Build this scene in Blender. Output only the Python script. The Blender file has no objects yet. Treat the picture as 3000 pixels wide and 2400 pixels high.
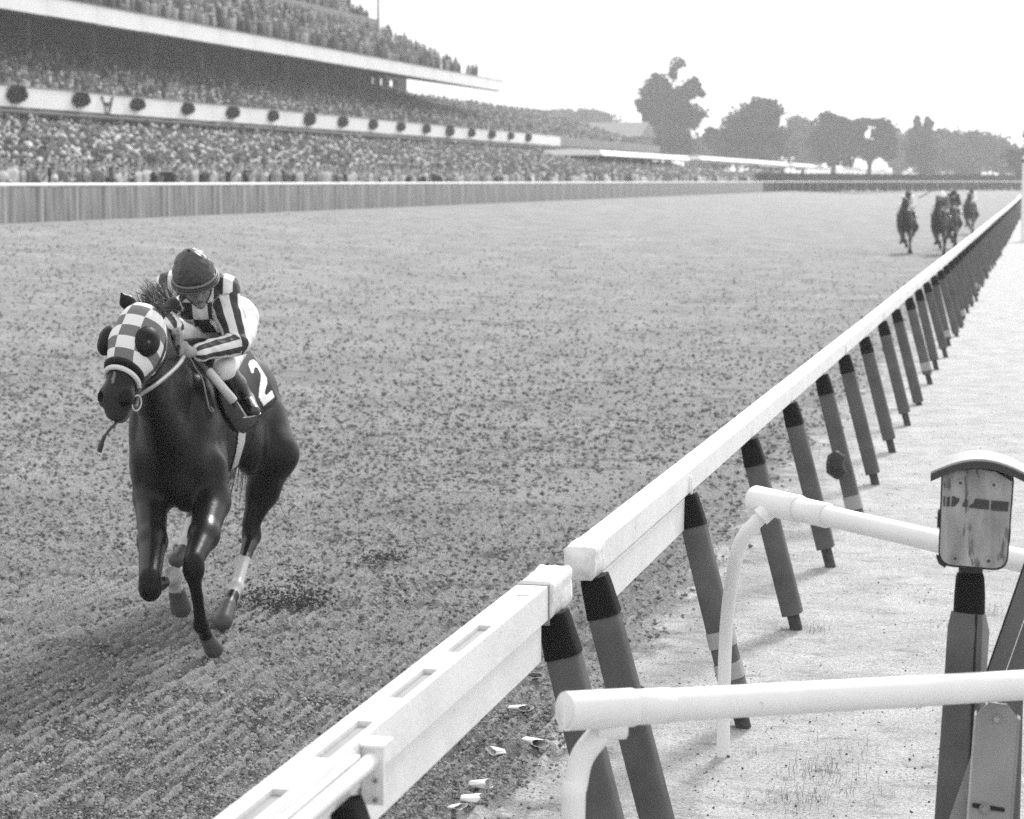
import bpy, math, random
import numpy as np
from mathutils import Vector

# ------------------------------------------------------------------ camera, sky, sun, exposure
S = bpy.context.scene
random.seed(7); RNG = np.random.default_rng(7)
F = 6200.0; YAW = math.radians(13.95); PIT = math.radians(6.17); CAM = np.array([0, 0, 2.65])
cd = bpy.data.cameras.new('camera'); cam = bpy.data.objects.new('camera', cd); S.collection.objects.link(cam)
cam.location = CAM; cam.rotation_euler = (math.pi/2 - PIT, 0, YAW)
cd.sensor_fit = 'HORIZONTAL'; cd.sensor_width = 36; cd.lens = 36*F/3000
cd.clip_start = 0.1; cd.clip_end = 6000
cd.dof.use_dof = True; cd.dof.focus_distance = 9.6; cd.dof.aperture_fstop = 4.5
S.camera = cam

W = bpy.data.worlds.new('World'); S.world = W; W.use_nodes = True
wn = W.node_tree; bgn = wn.nodes['Background']
SUN_EL, SUN_AZ = math.radians(40), math.radians(7)      # azimuth measured from +Y towards +X
sky = wn.nodes.new('ShaderNodeTexSky'); sky.sky_type = 'NISHITA'; sky.sun_disc = False
sky.sun_elevation = SUN_EL; sky.sun_rotation = SUN_AZ; sky.dust_density = 8; sky.air_density = 2
bw = wn.nodes.new('ShaderNodeRGBToBW'); mx = wn.nodes.new('ShaderNodeMix'); mx.data_type = 'FLOAT'
wn.links.new(sky.outputs[0], bw.inputs[0]); wn.links.new(bw.outputs[0], mx.inputs[2])
mx.inputs[0].default_value = 0.72; mx.inputs[3].default_value = 12.5       # the rest of the sky is even white cloud
wn.links.new(mx.outputs[0], bgn.inputs['Color']); bgn.inputs['Strength'].default_value = 0.122
sd = bpy.data.lights.new('sun', 'SUN'); sd.energy = 4.3; sd.angle = math.radians(11); sd.color = (1, 1, 1)
sun = bpy.data.objects.new('sun', sd); S.collection.objects.link(sun)
dirv = Vector((math.sin(SUN_AZ)*math.cos(SUN_EL), math.cos(SUN_AZ)*math.cos(SUN_EL), math.sin(SUN_EL)))
sun.rotation_euler = dirv.to_track_quat('Z', 'Y').to_euler(); sun.location = (60, 60, 80)
vs = S.view_settings; vs.view_transform = 'Standard'; vs.look = 'None'; vs.exposure = 0.0; vs.gamma = 1; vs.use_curve_mapping = False
S.cycles.max_bounces = 6; S.cycles.sample_clamp_indirect = 1.5; S.cycles.sample_clamp_direct = 6; S.cycles.volume_bounces = 1; S.cycles.caustics_reflective = False; S.cycles.caustics_refractive = False
S.cycles.use_denoising = False      # the grain of the path tracer stands for film grain

# ------------------------------------------------------------------ survey helpers (photo measurement -> place in the world)
_fw = np.array([-math.sin(YAW)*math.cos(PIT), math.cos(YAW)*math.cos(PIT), -math.sin(PIT)])
_rt = np.array([math.cos(YAW), math.sin(YAW), 0.0]); _up = np.cross(_rt, _fw)
def ray(px, py): return _fw + _rt*(px-1500)/F + _up*(1200-py)/F
def G(px, py, z=0.0):
    r = ray(px, py); return CAM + r*(z-CAM[2])/r[2]
def Q(px, py, D): return CAM + ray(px, py)*D
def proj(P):
    d = P - CAM; z = d@_fw
    return 1500+F*(d@_rt)/z, 1200-F*(d@_up)/z, z

# ------------------------------------------------------------------ scene helpers
COL = S.collection
def tag(o, label=None, cat=None, group=None, kind=None):
    if label: o['label'] = label
    if cat: o['category'] = cat
    if group: o['group'] = group
    if kind: o['kind'] = kind
    return o
def empty(name, loc, label, cat, group=None, rz=0.0):
    o = bpy.data.objects.new(name, None); COL.objects.link(o); o.location = loc; o.rotation_euler[2] = rz
    o.empty_display_size = .2
    return tag(o, label, cat, group)
class MB:
    """collects verts, faces, per-face material index, optional smooth flag"""
    def __init__(s): s.v = []; s.f = []; s.m = []; s.sm = []
    def add(s, v, f, m=0, smooth=False):
        n = len(s.v); s.v += [tuple(map(float, p)) for p in v]; s.f += [tuple(i+n for i in q) for q in f]
        s.m += [m]*len(f); s.sm += [smooth]*len(f); return s
    def hexa(s, c, m=0):      # 8 corners: bottom ring 0-3, top ring 4-7
        return s.add(c, [(3,2,1,0),(4,5,6,7),(0,1,5,4),(1,2,6,5),(2,3,7,6),(3,0,4,7)], m)
    def box(s, x0, x1, y0, y1, z0, z1, m=0):
        return s.hexa([(x0,y0,z0),(x1,y0,z0),(x1,y1,z0),(x0,y1,z0),(x0,y0,z1),(x1,y0,z1),(x1,y1,z1),(x0,y1,z1)], m)
    def bbox(s, x0, x1, y0, y1, z0, z1, b=.005, m=0):   # box with all long edges chamfered along y
        prof = [(x0+b,z0),(x1-b,z0),(x1,z0+b),(x1,z1-b),(x1-b,z1),(x0+b,z1),(x0,z1-b),(x0,z0+b)]
        v = [(x,y0,z) for x,z in prof]+[(x,y1,z) for x,z in prof]
        f = [tuple(range(8)), tuple(range(15,7,-1))]+[(i+8,(i+1)%8+8,(i+1)%8,i) for i in range(8)]
        return s.add(v, f, m)
    def tube(s, pts, rad, seg=10, m=0, caps=True, smooth=True, flat=None):
        pts = [np.array(p, float) for p in pts]; n = len(pts)
        if np.isscalar(rad): rad = [rad]*n
        v = []; ref = None
        for i, p in enumerate(pts):
            t = pts[min(i+1, n-1)]-pts[max(i-1, 0)]; t /= np.linalg.norm(t)+1e-9
            if ref is None: ref = np.array([0,0,1.]) if abs(t[2]) < .9 else np.array([1.,0,0])
            a = ref - t*(ref@t); a /= np.linalg.norm(a)+1e-9; b = np.cross(t, a); ref = a
            for k in range(seg):
                th = 2*math.pi*k/seg; fa = 1 if flat is None else flat
                v.append(p+rad[i]*(a*math.cos(th)*fa+b*math.sin(th)))
        f = [(i*seg+k, i*seg+(k+1)%seg, (i+1)*seg+(k+1)%seg, (i+1)*seg+k) for i in range(n-1) for k in range(seg)]
        s.add(v, f, m, smooth)
        if caps:
            s.add(v[:seg], [tuple(range(seg-1,-1,-1))], m); s.add(v[-seg:], [tuple(range(seg))], m)
        return s
    def mesh(s, name, mats):
        me = bpy.data.meshes.new(name); me.from_pydata(s.v, [], s.f)
        for x in (mats if isinstance(mats, (list, tuple)) else [mats]): me.materials.append(x)
        me.polygons.foreach_set('material_index', s.m); me.polygons.foreach_set('use_smooth', s.sm); me.update()
        return me
    def build(s, name, mats, parent=None, **kw):
        return link(name, s.mesh(name, mats), parent, **kw)
def link(name, me, parent=None, loc=None, **kw):
    o = bpy.data.objects.new(name, me); COL.objects.link(o)
    if parent is not None:
        o.parent = parent
    if loc is not None: o.location = loc
    return tag(o, **kw)
def local(o, P):    # world points -> the frame of a thing at o.location (no rotation)
    return np.asarray(P) - np.array(o.location)
def npmesh(name, V, Fc, mats, smooth=False, attr=None, mi=None):
    """fast mesh from arrays; Fc is (n,3) or (n,4)"""
    me = bpy.data.meshes.new(name); k = Fc.shape[1]
    me.vertices.add(len(V)); me.vertices.foreach_set('co', np.ascontiguousarray(V, np.float32).ravel())
    me.loops.add(Fc.size); me.loops.foreach_set('vertex_index', np.ascontiguousarray(Fc, np.int32).ravel())
    me.polygons.add(len(Fc)); me.polygons.foreach_set('loop_start', np.arange(0, Fc.size, k, dtype=np.int32))
    me.polygons.foreach_set('loop_total', np.full(len(Fc), k, np.int32))
    for x in (mats if isinstance(mats, (list, tuple)) else [mats]): me.materials.append(x)
    if smooth: me.polygons.foreach_set('use_smooth', np.ones(len(Fc), bool))
    if mi is not None: me.polygons.foreach_set('material_index', np.ascontiguousarray(mi, np.int32))
    if attr is not None:
        for an, av in attr.items():
            a = me.attributes.new(an, 'FLOAT', 'POINT'); a.data.foreach_set('value', np.ascontiguousarray(av, np.float32))
    me.update(calc_edges=True); me.validate()
    return me

# ------------------------------------------------------------------ materials (black-and-white place: every colour is a grey)
def g3(v): return (v, v, v, 1)
def mat(name, v, rough=.6, spec=.3, var=0.0, vscale=8.0, bump=0.0, bscale=60.0, attr=None, attr_map=None, stretch=None, coat=0.0, spots=None, rnd=None):
    m = bpy.data.materials.new(name); m.use_nodes = True; t = m.node_tree; N = t.nodes; L = t.links
    b = N['Principled BSDF']; b.inputs['Roughness'].default_value = rough; b.inputs['Specular IOR Level'].default_value = spec
    b.inputs['Base Color'].default_value = g3(v)
    if coat: b.inputs['Coat Weight'].default_value = coat; b.inputs['Coat Roughness'].default_value = .25
    tc = N.new('ShaderNodeTexCoord'); src = tc.outputs['Object']
    if stretch:
        mp = N.new('ShaderNodeMapping'); mp.inputs['Scale'].default_value = stretch; L.new(src, mp.inputs['Vector']); src = mp.outputs[0]
    cur = None
    def val(x):
        n = N.new('ShaderNodeValue'); n.outputs[0].default_value = x; return n.outputs[0]
    def mth(op, a, b_=None, c=None):
        n = N.new('ShaderNodeMath'); n.operation = op
        for i, q in enumerate((a, b_, c)):
            if q is None: continue
            if isinstance(q, (int, float)): n.inputs[i].default_value = q
            else: L.new(q, n.inputs[i])
        return n.outputs[0]
    cur = val(v)
    if attr:
        an = N.new('ShaderNodeAttribute'); an.attribute_name = attr; cur = an.outputs['Fac']
    if rnd:
        oi = N.new('ShaderNodeObjectInfo'); mr = N.new('ShaderNodeMapRange'); L.new(oi.outputs['Random'], mr.inputs[0])
        mr.inputs[3].default_value = rnd[0]; mr.inputs[4].default_value = rnd[1]; cur = mr.outputs[0]
    if var:
        n = N.new('ShaderNodeTexNoise'); n.inputs['Scale'].default_value = vscale; n.inputs['Detail'].default_value = 5; L.new(src, n.inputs['Vector'])
        mr = N.new('ShaderNodeMapRange'); L.new(n.outputs['Fac'], mr.inputs[0]); mr.inputs[1].default_value = .3; mr.inputs[2].default_value = .7
        mr.inputs[3].default_value = 1-var; mr.inputs[4].default_value = 1+var; cur = mth('MULTIPLY', cur, mr.outputs[0])
    if spots:      # (scale, threshold, value)
        n = N.new('ShaderNodeTexNoise'); n.inputs['Scale'].default_value = spots[0]; n.inputs['Detail'].default_value = 6; n.inputs['Roughness'].default_value = .65; L.new(src, n.inputs['Vector'])
        k = N.new('ShaderNodeMapRange'); L.new(n.outputs['Fac'], k.inputs[0]); k.inputs[1].default_value = spots[1]; k.inputs[2].default_value = spots[1]+.04
        mixn = N.new('ShaderNodeMix'); mixn.data_type = 'FLOAT'; L.new(k.outputs[0], mixn.inputs[0]); L.new(cur, mixn.inputs[2]); mixn.inputs[3].default_value = spots[2]; cur = mixn.outputs[0]
    L.new(cur, b.inputs['Base Color'])
    if bump:
        n = N.new('ShaderNodeTexNoise'); n.inputs['Scale'].default_value = bscale; n.inputs['Detail'].default_value = 6; L.new(src, n.inputs['Vector'])
        bn = N.new('ShaderNodeBump'); bn.inputs['Strength'].default_value = 1; bn.inputs['Distance'].default_value = bump
        L.new(n.outputs['Fac'], bn.inputs['Height']); L.new(bn.outputs[0], b.inputs['Normal'])
    return m
M = dict(
 white=mat('white_paint', .76, .5, .3, var=.06, vscale=6, bump=.002, bscale=35, spots=(13, .665, .42)),
 whiteold=mat('white_cloth_wrap', .70, .7, .2, var=.1, vscale=14, bump=.006, bscale=26, spots=(16, .64, .4)),
 slot=mat('groove_shade_grey', .30, .6, .2, var=.1),
 pvc=mat('white_plastic_pipe', .74, .4, .35, var=.05, vscale=5, spots=(22, .69, .4)),
 pad=mat('grey_foam_pad', .098, .75, .15, var=.22, vscale=5, bump=.002, bscale=120),
 padl=mat('light_grey_pad', .2, .7, .25, var=.14, vscale=7, bump=.002, bscale=120),
 sleeve=mat('black_rubber_sleeve', .009, .75, .12, bump=.002, bscale=90, stretch=(.2, .2, 1)),
 stub=mat('weathered_stub', .07, .9, .1, var=.3, vscale=30),
 tape=mat('pale_tape', .30, .55, .3, var=.1),
 black=mat('black_gear', .010, .5, .35),
 boxp=mat('weathered_signal_paint', .27, .65, .2, var=.42, vscale=16, bump=.002, bscale=40, stretch=(1, 1, .22), spots=(24, .585, .11)),
 boxd=mat('dark_band_paint', .045, .6, .25),
 lid=mat('pale_lid', .34, .6, .3, var=.15), lide=mat('lid_rubber_edge', .05, .7, .2),
 steel=mat('painted_steel', .24, .5, .35, var=.08, vscale=10, spots=(22, .70, .14)),
 steell=mat('bright_steel_edge', .60, .45, .4), bolt=mat('bolt', .22, .4, .5), wood=mat('old_board', .12, .8, .2, var=.2, vscale=6, stretch=(1, 1, .1), bump=.002),
 woodd=mat('dark_joint', .02, .8, .2),
 concrete=mat('concrete', .26, .9, .1, var=.12, vscale=.6), fascia=mat('white_fascia', .84, .7, .2, var=.08, vscale=.35),
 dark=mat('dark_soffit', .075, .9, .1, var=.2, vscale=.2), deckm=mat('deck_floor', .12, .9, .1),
 wreath=mat('dark_leaves', .06, .8, .1, var=.4, vscale=8),
 leaf=mat('tree_leaves', .065, .8, .15, var=.45, vscale=.35), bark=mat('bark', .05, .9, .1, var=.3, vscale=3, bump=.01, bscale=12),
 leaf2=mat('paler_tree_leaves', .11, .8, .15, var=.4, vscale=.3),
 canopy=mat('white_canopy', .93, .6, .2), hedge=mat('hedge_leaves', .03, .8, .1, var=.4, vscale=1.5),
 fencew=mat('white_rail_paint', .82, .5, .3), fencep=mat('grey_post_paint', .5, .6, .2), shade_panel=mat('leg_shade_streaks', .25, .8, .15, var=.6, vscale=3.5, stretch=(1, 1, .08)),
 building=mat('pale_building', .20, .8, .1, var=.1, vscale=.3), roofm=mat('grey_roof', .2, .8, .1, var=.1), win=mat('window_glass', .03, .2, .5),
 cup=mat('paper_cup', .75, .7, .2, var=.06), clod=mat('clod', .09, .95, .05, var=.4, vscale=30),
 grass=mat('dry_grass', .13, .8, .15, var=.3, vscale=9), bag=mat('black_bag', .02, .5, .4, var=.5, vscale=30, bump=.01, bscale=30),
)
def ground_mat():
    m = bpy.data.materials.new('racetrack_dirt_and_sand'); m.use_nodes = True; t = m.node_tree; N = t.nodes; L = t.links
    b = N['Principled BSDF']; b.inputs['Roughness'].default_value = 1; b.inputs['Specular IOR Level'].default_value = 0
    geo = N.new('ShaderNodeNewGeometry'); sep = N.new('ShaderNodeSeparateXYZ'); L.new(geo.outputs['Position'], sep.inputs[0])
    def noise(sc, det=5, ro=.6, vec=None):
        n = N.new('ShaderNodeTexNoise'); n.inputs['Scale'].default_value = sc; n.inputs['Detail'].default_value = det; n.inputs['Roughness'].default_value = ro
        L.new(vec or geo.outputs['Position'], n.inputs['Vector']); return n.outputs['Fac']
    def mr(a, f0, f1, t0, t1):
        n = N.new('ShaderNodeMapRange'); L.new(a, n.inputs[0])
        for i, q in enumerate((f0, f1, t0, t1)): n.inputs[i+1].default_value = q
        return n.outputs[0]
    def mth(op, a, c):
        n = N.new('ShaderNodeMath'); n.operation = op
        for i, q in enumerate((a, c)):
            if isinstance(q, (int, float)): n.inputs[i].default_value = q
            else: L.new(q, n.inputs[i])
        return n.outputs[0]
    def mix(f, a, c):
        n = N.new('ShaderNodeMix'); n.data_type = 'FLOAT'; L.new(f, n.inputs[0])
        for i, q in ((2, a), (3, c)):
            if isinstance(q, (int, float)): n.inputs[i].default_value = q
            else: L.new(q, n.inputs[i])
        return n.outputs[0]
    mp = N.new('ShaderNodeMapping'); mp.inputs['Scale'].default_value = (1, .25, 1); L.new(geo.outputs['Position'], mp.inputs['Vector'])
    # damp churned dirt: clods, broad damp drifts and streaks along the track
    dirt = mth('MULTIPLY', mth('MULTIPLY', mr(noise(60, 6, .75), .33, .67, .42, 1.45), mr(noise(.5, 4), .3, .7, .88, 1.1)), mr(noise(1.4, 4, .6, mp.outputs[0]), .3, .7, .9, 1.1))
    dirt = mth('MULTIPLY', dirt, .35)
    mp3 = N.new('ShaderNodeMapping'); mp3.inputs['Scale'].default_value = (.35, 1.0, 1); L.new(geo.outputs['Position'], mp3.inputs['Vector'])
    dirt = mix(mr(noise(2.6, 5, .65, mp3.outputs[0]), .56, .64, 0, .6), dirt, .11)  # dark crosswise blotches: shade of hoofprint pits painted into the dirt
    mp4 = N.new('ShaderNodeMapping'); mp4.inputs['Scale'].default_value = (.6, 1.3, 1); L.new(geo.outputs['Position'], mp4.inputs['Vector'])
    dirt = mix(mr(noise(9, 5, .7, mp4.outputs[0]), .57, .64, 0, .55), dirt, .12)  # smaller blotches, painted pit shade again
    # paler strip at the foot of the outer rail
    dirt = mix(mr(sep.outputs[0], -26.3, -27.6, 0, .55), dirt, .30)
    sand = mth('MULTIPLY', mth('MULTIPLY', mr(noise(60, 6, .75), .33, .67, .62, 1.25), mr(noise(2.2, 5, .65), .35, .68, 1.08, .82)), .66)
    spk = mr(noise(70, 3, .5), .60, .64, 0, .75); sand = mix(spk, sand, .22)
    mp2 = N.new('ShaderNodeMapping'); mp2.inputs['Scale'].default_value = (1, 2.2, 1); L.new(geo.outputs['Position'], mp2.inputs['Vector'])
    sand = mix(mr(noise(4, 7, .75, mp2.outputs[0]), .52, .66, 0, .8), sand, .30)
    edge = mth('ADD', sep.outputs[0], mr(noise(3.0, 7, .75), .25, .75, -.55, .55))
    msk = mr(edge, -2.25, -1.95, 0, 1)
    L.new(mix(msk, dirt, sand), b.inputs['Base Color'])
    bn = N.new('ShaderNodeBump'); bn.inputs['Strength'].default_value = .9; bn.inputs['Distance'].default_value = .03
    L.new(noise(95, 6, .7), bn.inputs['Height']); L.new(bn.outputs[0], b.inputs['Normal'])
    return m
M['ground'] = ground_mat()

# ------------------------------------------------------------------ noise
_T = np.random.default_rng(3).random((256, 256)).astype(np.float32)
def vn(x, y):
    xi = np.floor(x).astype(np.int64); yi = np.floor(y).astype(np.int64); fx = x-xi; fy = y-yi
    fx = fx*fx*(3-2*fx); fy = fy*fy*(3-2*fy); a = xi & 255; b = (xi+1) & 255; c = yi & 255; d = (yi+1) & 255
    return (_T[a, c]*(1-fx)+_T[b, c]*fx)*(1-fy)+(_T[a, d]*(1-fx)+_T[b, d]*fx)*fy
def fbm(x, y, o=3):
    r = 0; am = .5
    for i in range(o): r = r+am*(vn(x*2**i+17*i, y*2**i+5*i)-.5); am *= .55
    return r
def sstep(a, b, x):
    t = np.clip((x-a)/(b-a), 0, 1); return t*t*(3-2*t)
def zbase(X, Y):
    bank = 1.43*np.clip((-X-6)/22.5, 0, 1)**1.25
    far = 1.25*sstep(150, 320, Y)
    return np.maximum(bank, far)

# ------------------------------------------------------------------ ground
def ground_grid(name, x0f, x1f, rows, cols, y0, y1, track, label):
    Y = y0*(y1/y0)**(np.linspace(0, 1, rows)); u = np.linspace(0, 1, cols)
    X = x0f(Y)[:, None]*(1-u)+x1f(Y)[:, None]*u; Yg = np.repeat(Y[:, None], cols, 1)
    Z = zbase(X, Yg)
    fade = 1-sstep(45, 90, Yg); pit = np.zeros_like(Z)
    if track:
        k = sstep(-1.95, -2.4, X)*fade
        d = .030*np.abs(fbm(X*27+9, Yg*22, 2))*2 + .034*fbm(X*52+3, Yg*36, 1) + .022*fbm(X*2.0, Yg*2.0)
        rid = np.sin(2*np.pi*(X+.012*np.sin(Yg*1.3)+.02*fbm(X*4, Yg*3))/.095)*np.clip(.6+fbm(X*1.0, Yg*.5)*1.6, .1, 1.1)
        d += .040*rid*(1-sstep(12, 22, Yg))
        r = np.random.default_rng(11 if y0 < 10 else 12)
        for i in range(520 if y0 < 10 else 1500):
            cy = (5.5*math.exp(r.random()*math.log(23/5.5)) if y0 < 10 else 23*math.exp(r.random()*math.log(70/23))); cx = -2.6-r.random()*(.5*cy-1.5 if cy > 7 else 1.0)
            rad = r.uniform(.05, .10)*(1 if y0 < 10 else 1.5); w = (np.abs(Y-cy) < .4)
            if not w.any(): continue
            i0, i1 = np.where(w)[0][[0, -1]]
            q = ((X[i0:i1+1]-cx)/rad)**2+((Yg[i0:i1+1]-cy)/(rad*1.3))**2
            pit[i0:i1+1] += -.042*np.exp(-q)+.009*np.exp(-(np.sqrt(q)-1.6)**2*4)
        Z = Z+(d+pit-.014)*k
    else:
        k = fade*sstep(-1.95, -1.5, X)
        Z = Z+(.008*fbm(X*14, Yg*14)+.03*fbm(X*1.8, Yg*2.6)+.014*np.minimum(fbm(X*5, Yg*8), 0)*2)*k
    V = np.stack([X, Yg, Z], -1).reshape(-1, 3)
    i = np.arange(rows-1)[:, None]*cols+np.arange(cols-1)[None]; Fc = np.stack([i, i+1, i+cols+1, i+cols], -1).reshape(-1, 4)
    return link(name, npmesh(name, V, Fc, M['ground'], True), label=label, cat='ground', kind='structure')
ground_grid('track', lambda Y: -np.minimum(.58*Y+.8, 28.9), lambda Y: np.full_like(Y, -1.95), 640, 440, 4.6, 23.0, True, 'churned dirt racetrack in front, marked by harrow lines and hoofprints')
ground_grid('track', lambda Y: -np.minimum(.58*Y+.8, 28.9), lambda Y: np.full_like(Y, -1.95), 420, 330, 23.0, 420, True, 'dirt racetrack stretching away to the far turn')
ground_grid('infield_path', lambda Y: np.full_like(Y, -1.95), lambda Y: .10*Y+1.6, 560, 160, 4.0, 420, False, 'pale sandy strip with tufts on the inner side of the white rail')
# everything beyond: one big sheet slightly lower
gx = np.array([-1500, -400, -120, -70, -50, -40, -30, -29, -26, -22, -18, -14, -10, -6, -2, 2, 10, 40, 120, 500, 1500.]); gy = np.array([-300, -60, -10, 5, 30, 60, 100, 150, 180, 220, 260, 300, 330, 400, 600, 3000.])
GX, GY = np.meshgrid(gx, gy); GZ = zbase(GX, GY)-.10+np.where((GX < -30), .10, 0)
i = np.arange(len(gy)-1)[:, None]*len(gx)+np.arange(len(gx)-1)[None]
link('ground', npmesh('ground', np.stack([GX, GY, GZ], -1).reshape(-1, 3), np.stack([i, i+1, i+len(gx)+1, i+len(gx)], -1).reshape(-1, 4), M['ground'], True), label='open ground round the racetrack', cat='ground', kind='structure')
# ------------------------------------------------------------------ inner rail (right of the horses)
XR0, XR1, ZT, ZB = -1.735, -1.625, 1.25, 1.13        # box beam: left and right faces, top and bottom
POSTS_NEAR = [4.80, 7.18]
POSTS_FAR = [7.90, 10.1, 12.4, 14.5, 16.7, 18.65, 20.85, 23.3, 25.5, 28.1]
y = 28.1
while y < 188: y += 2.25+random.uniform(-.12, .12); POSTS_FAR.append(y)

def post_tree(root, Y, kind, detail=True):
    """leaning padded post: top under the beam, foot towards the infield"""
    zt, zf = ZB-.004, float(zbase(np.array([-1.3]), np.array([Y]))[0])
    top = np.array([-1.638, Y+.02, zt]); foot = np.array([-1.325, Y+random.uniform(-.03, .03), zf-.05])
    if Y > 30: foot[0] += random.uniform(-.05, .05)
    ax = foot-top; Ln = np.linalg.norm(ax); ax /= Ln
    yv = np.array([0, 1., 0]); yv -= ax*(yv@ax); yv /= np.linalg.norm(yv); xv = np.cross(yv, ax)
    w, d = .056, .075                       # half sizes of the pad along x and along y
    def ringp(t, sx, sy, seg=12, pw=.55):
        o = []
        for k in range(seg):
            a = 2*math.pi*(k+.5)/seg; cx = math.copysign(abs(math.cos(a))**pw, math.cos(a)); cy = math.copysign(abs(math.sin(a))**pw, math.sin(a))
            o.append(top+ax*t+xv*sx*cx+yv*sy*cy)
        return o
    def prism(rings, m=0):
        seg = len(rings[0]); mb = MB(); v = [p for r in rings for p in r]; mb.add(local(root, v), [(i*seg+k, (i+1)*seg+k, (i+1)*seg+(k+1)%seg, i*seg+(k+1)%seg) for i in range(len(rings)-1) for k in range(seg)], m, detail)
        mb.add(local(root, rings[0]), [tuple(range(seg))], m); mb.add(local(root, rings[-1]), [tuple(range(seg-1, -1, -1))], m); return mb
    seg = 16 if detail else 6
    stubl = random.choice([.06, .10, .03, .14]) if kind != 'C' else .07
    Lp = Ln-.05-stubl
    pad = prism([ringp(.13, w, d*.92, seg), ringp(.17, w+.004, d, seg), ringp(Lp*.5, w+.006, d+.002, seg), ringp(Lp, w+.006, d+.006, seg)]).build('post', M['pad'], root)
    prism([ringp(0, w*.93, d*.86, seg), ringp(.03, w*.99, d*.94, seg), ringp(.08, w+.003, d*.97, seg), ringp(.155, w+.008, d+.004, seg)]).build('sleeve', M['sleeve'], pad)
    prism([ringp(Lp-.02, .035, .045, seg), ringp(Ln, .035, .045, seg)]).build('foot_stub', M['stub'], pad)
    if kind in ('C', 'E', 'T'):
        for t0, t1 in ([(Lp-.42, Lp-.34), (Lp-.26, Lp-.18)] if kind == 'C' else [(Lp-.16, Lp-.05)]):
            prism([ringp(t0, w+.011, d+.009, seg), ringp(t1, w+.011, d+.010, seg)]).build('tape', M['tape'], pad)
    return pad
def wobble(Y): return .012*math.sin(Y*.35)+.018*math.sin(Y*.11+1)
near = empty('inner_rail', (-1.68, 4.0, 0), 'nearest length of white rail with slotted top in the bottom foreground', 'rail fence')
far = empty('inner_rail', (-1.68, 8.0, 0), 'long white rail on leaning grey posts running away to the horizon', 'rail fence')
# near length: top with long grooves
y0, y1 = 2.2, 7.34
mb = MB()
grooves = [(2.9, 3.25), (3.52, 3.88), (4.14, 4.51), (4.78, 5.15), (5.40, 5.76), (5.98, 6.38), (6.86, 6.89)]
ga, gb, gd = XR0+.042, XR1-.022, .022
def nb(x0, x1, a, b, z0, z1, m=0): mb.box(x0+1.68, x1+1.68, a-4, b-4, z0, z1, m)
nb(XR0, XR1, y0, y1, ZB, ZT-gd); nb(XR0, ga, y0, y1, ZT-gd, ZT); nb(gb, XR1, y0, y1, ZT-gd, ZT)
prev = y0
for a, b in grooves+[(y1, y1)]:
    nb(ga, gb, prev, a, ZT-gd, ZT); prev = b
beam = mb.build('rail_beam', M['white'], near)
mb = MB()
for a, b in grooves: mb = MB(); mb.box(ga+1.68+.003, gb+1.68-.003, a-4+.003, b-4-.003, ZT-gd+.002, ZT-gd+.006); mb.build('groove_shade', M['slot'], beam)  # grey sheets on the groove floors, their shade put into the colour
mb = MB(); mb.box(XR1-.034+1.68, XR1-.010+1.68, y0-4, 7.0-4, ZB-.135, ZB-.002); mb.build('lower_board', M['white'], near)
mb = MB()   # strap round the end
mb.box(XR0-.004+1.68, XR1+.004+1.68, 7.06-4, 7.072-4, ZB-.02, ZT+.004); mb.build('strap', M['steel'], near)
# wrapped beam ends
def wrap(root, ya, yb, name='end_wrap', seed=0, grow=.008):
    n, s = 14, 28; V = []; off = np.array(root.location)
    cx, cz = (XR0+XR1)/2, (ZT+ZB)/2; hw, hh = (XR1-XR0)/2+grow, (ZT-ZB)/2+grow
    r = np.random.default_rng(seed)
    for j in range(n):
        yy = ya+(yb-ya)*j/(n-1)
        for k in range(s):
            a = 2*math.pi*k/s; c, q = math.cos(a), math.sin(a); m_ = max(abs(c)/1, abs(q)/1); c, q = c/m_, q/m_
            c = math.copysign(abs(c)**.9, c); q = math.copysign(abs(q)**.9, q)
            nz = .006*(fbm(np.array([a*3.1+seed]), np.array([yy*16.]))[0]*2)
            V.append((cx+c*(hw+nz), yy, cz+q*(hh+nz)))
    f = [(j*s+k, j*s+(k+1)%s, (j+1)*s+(k+1)%s, (j+1)*s+k) for j in range(n-1) for k in range(s)]
    mbw = MB()
    for yy, idx in ((ya, 0), (yb, n-1)):       # bulging end
        c0 = len(V); V.append((cx, yy+(-.012 if idx == 0 else .012), cz)); f += [(c0, idx*s+(k+1)%s, idx*s+k) if idx == 0 else (c0, idx*s+k, idx*s+(k+1)%s) for k in range(s)]
    mbw.add(np.array(V)-off, f, 0, True); return mbw.build(name, M['whiteold'], root)
wrap(near, 7.09, 7.42, seed=2)
mb = MB(); mb.tube([(-1.597+1.68, 2.4-4, 1.20), (-1.597+1.68, 4.6-4, 1.20), (-1.595+1.68, 4.90-4, 1.20), (-1.597+1.68, 4.97-4, 1.203)], .021, 12); mb.build('side_pipe', M['pvc'], near)
mb = MB(); mb.box(XR1+.002+1.68, -1.606+1.68, 2.4-4, 4.90-4, 1.222, 1.230); mb.build('ledge', M['white'], near)
mb = MB(); mb.box(XR1+.002+1.68, -1.565+1.68, 4.96-4, 4.97-4, 1.085, 1.235); mb.box(XR1+.002+1.68, XR1+.012+1.68, 4.971-4, 5.03-4, 1.085, 1.235); mb.box(XR1+.002+1.68, -1.560+1.68, 4.95-4, 5.03-4, 1.2355, 1.243); bk = mb.build('bracket', M['white'], near)
mb = MB()
for zz in (1.10, 1.15): mb = MB(); mb.tube([(-1.585+1.68, 4.959-4, zz), (-1.585+1.68, 4.950-4, zz)], .006, 8); mb.build('bolt', M['bolt'], bk)
for Y in POSTS_NEAR: post_tree(near, Y, '')
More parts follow.
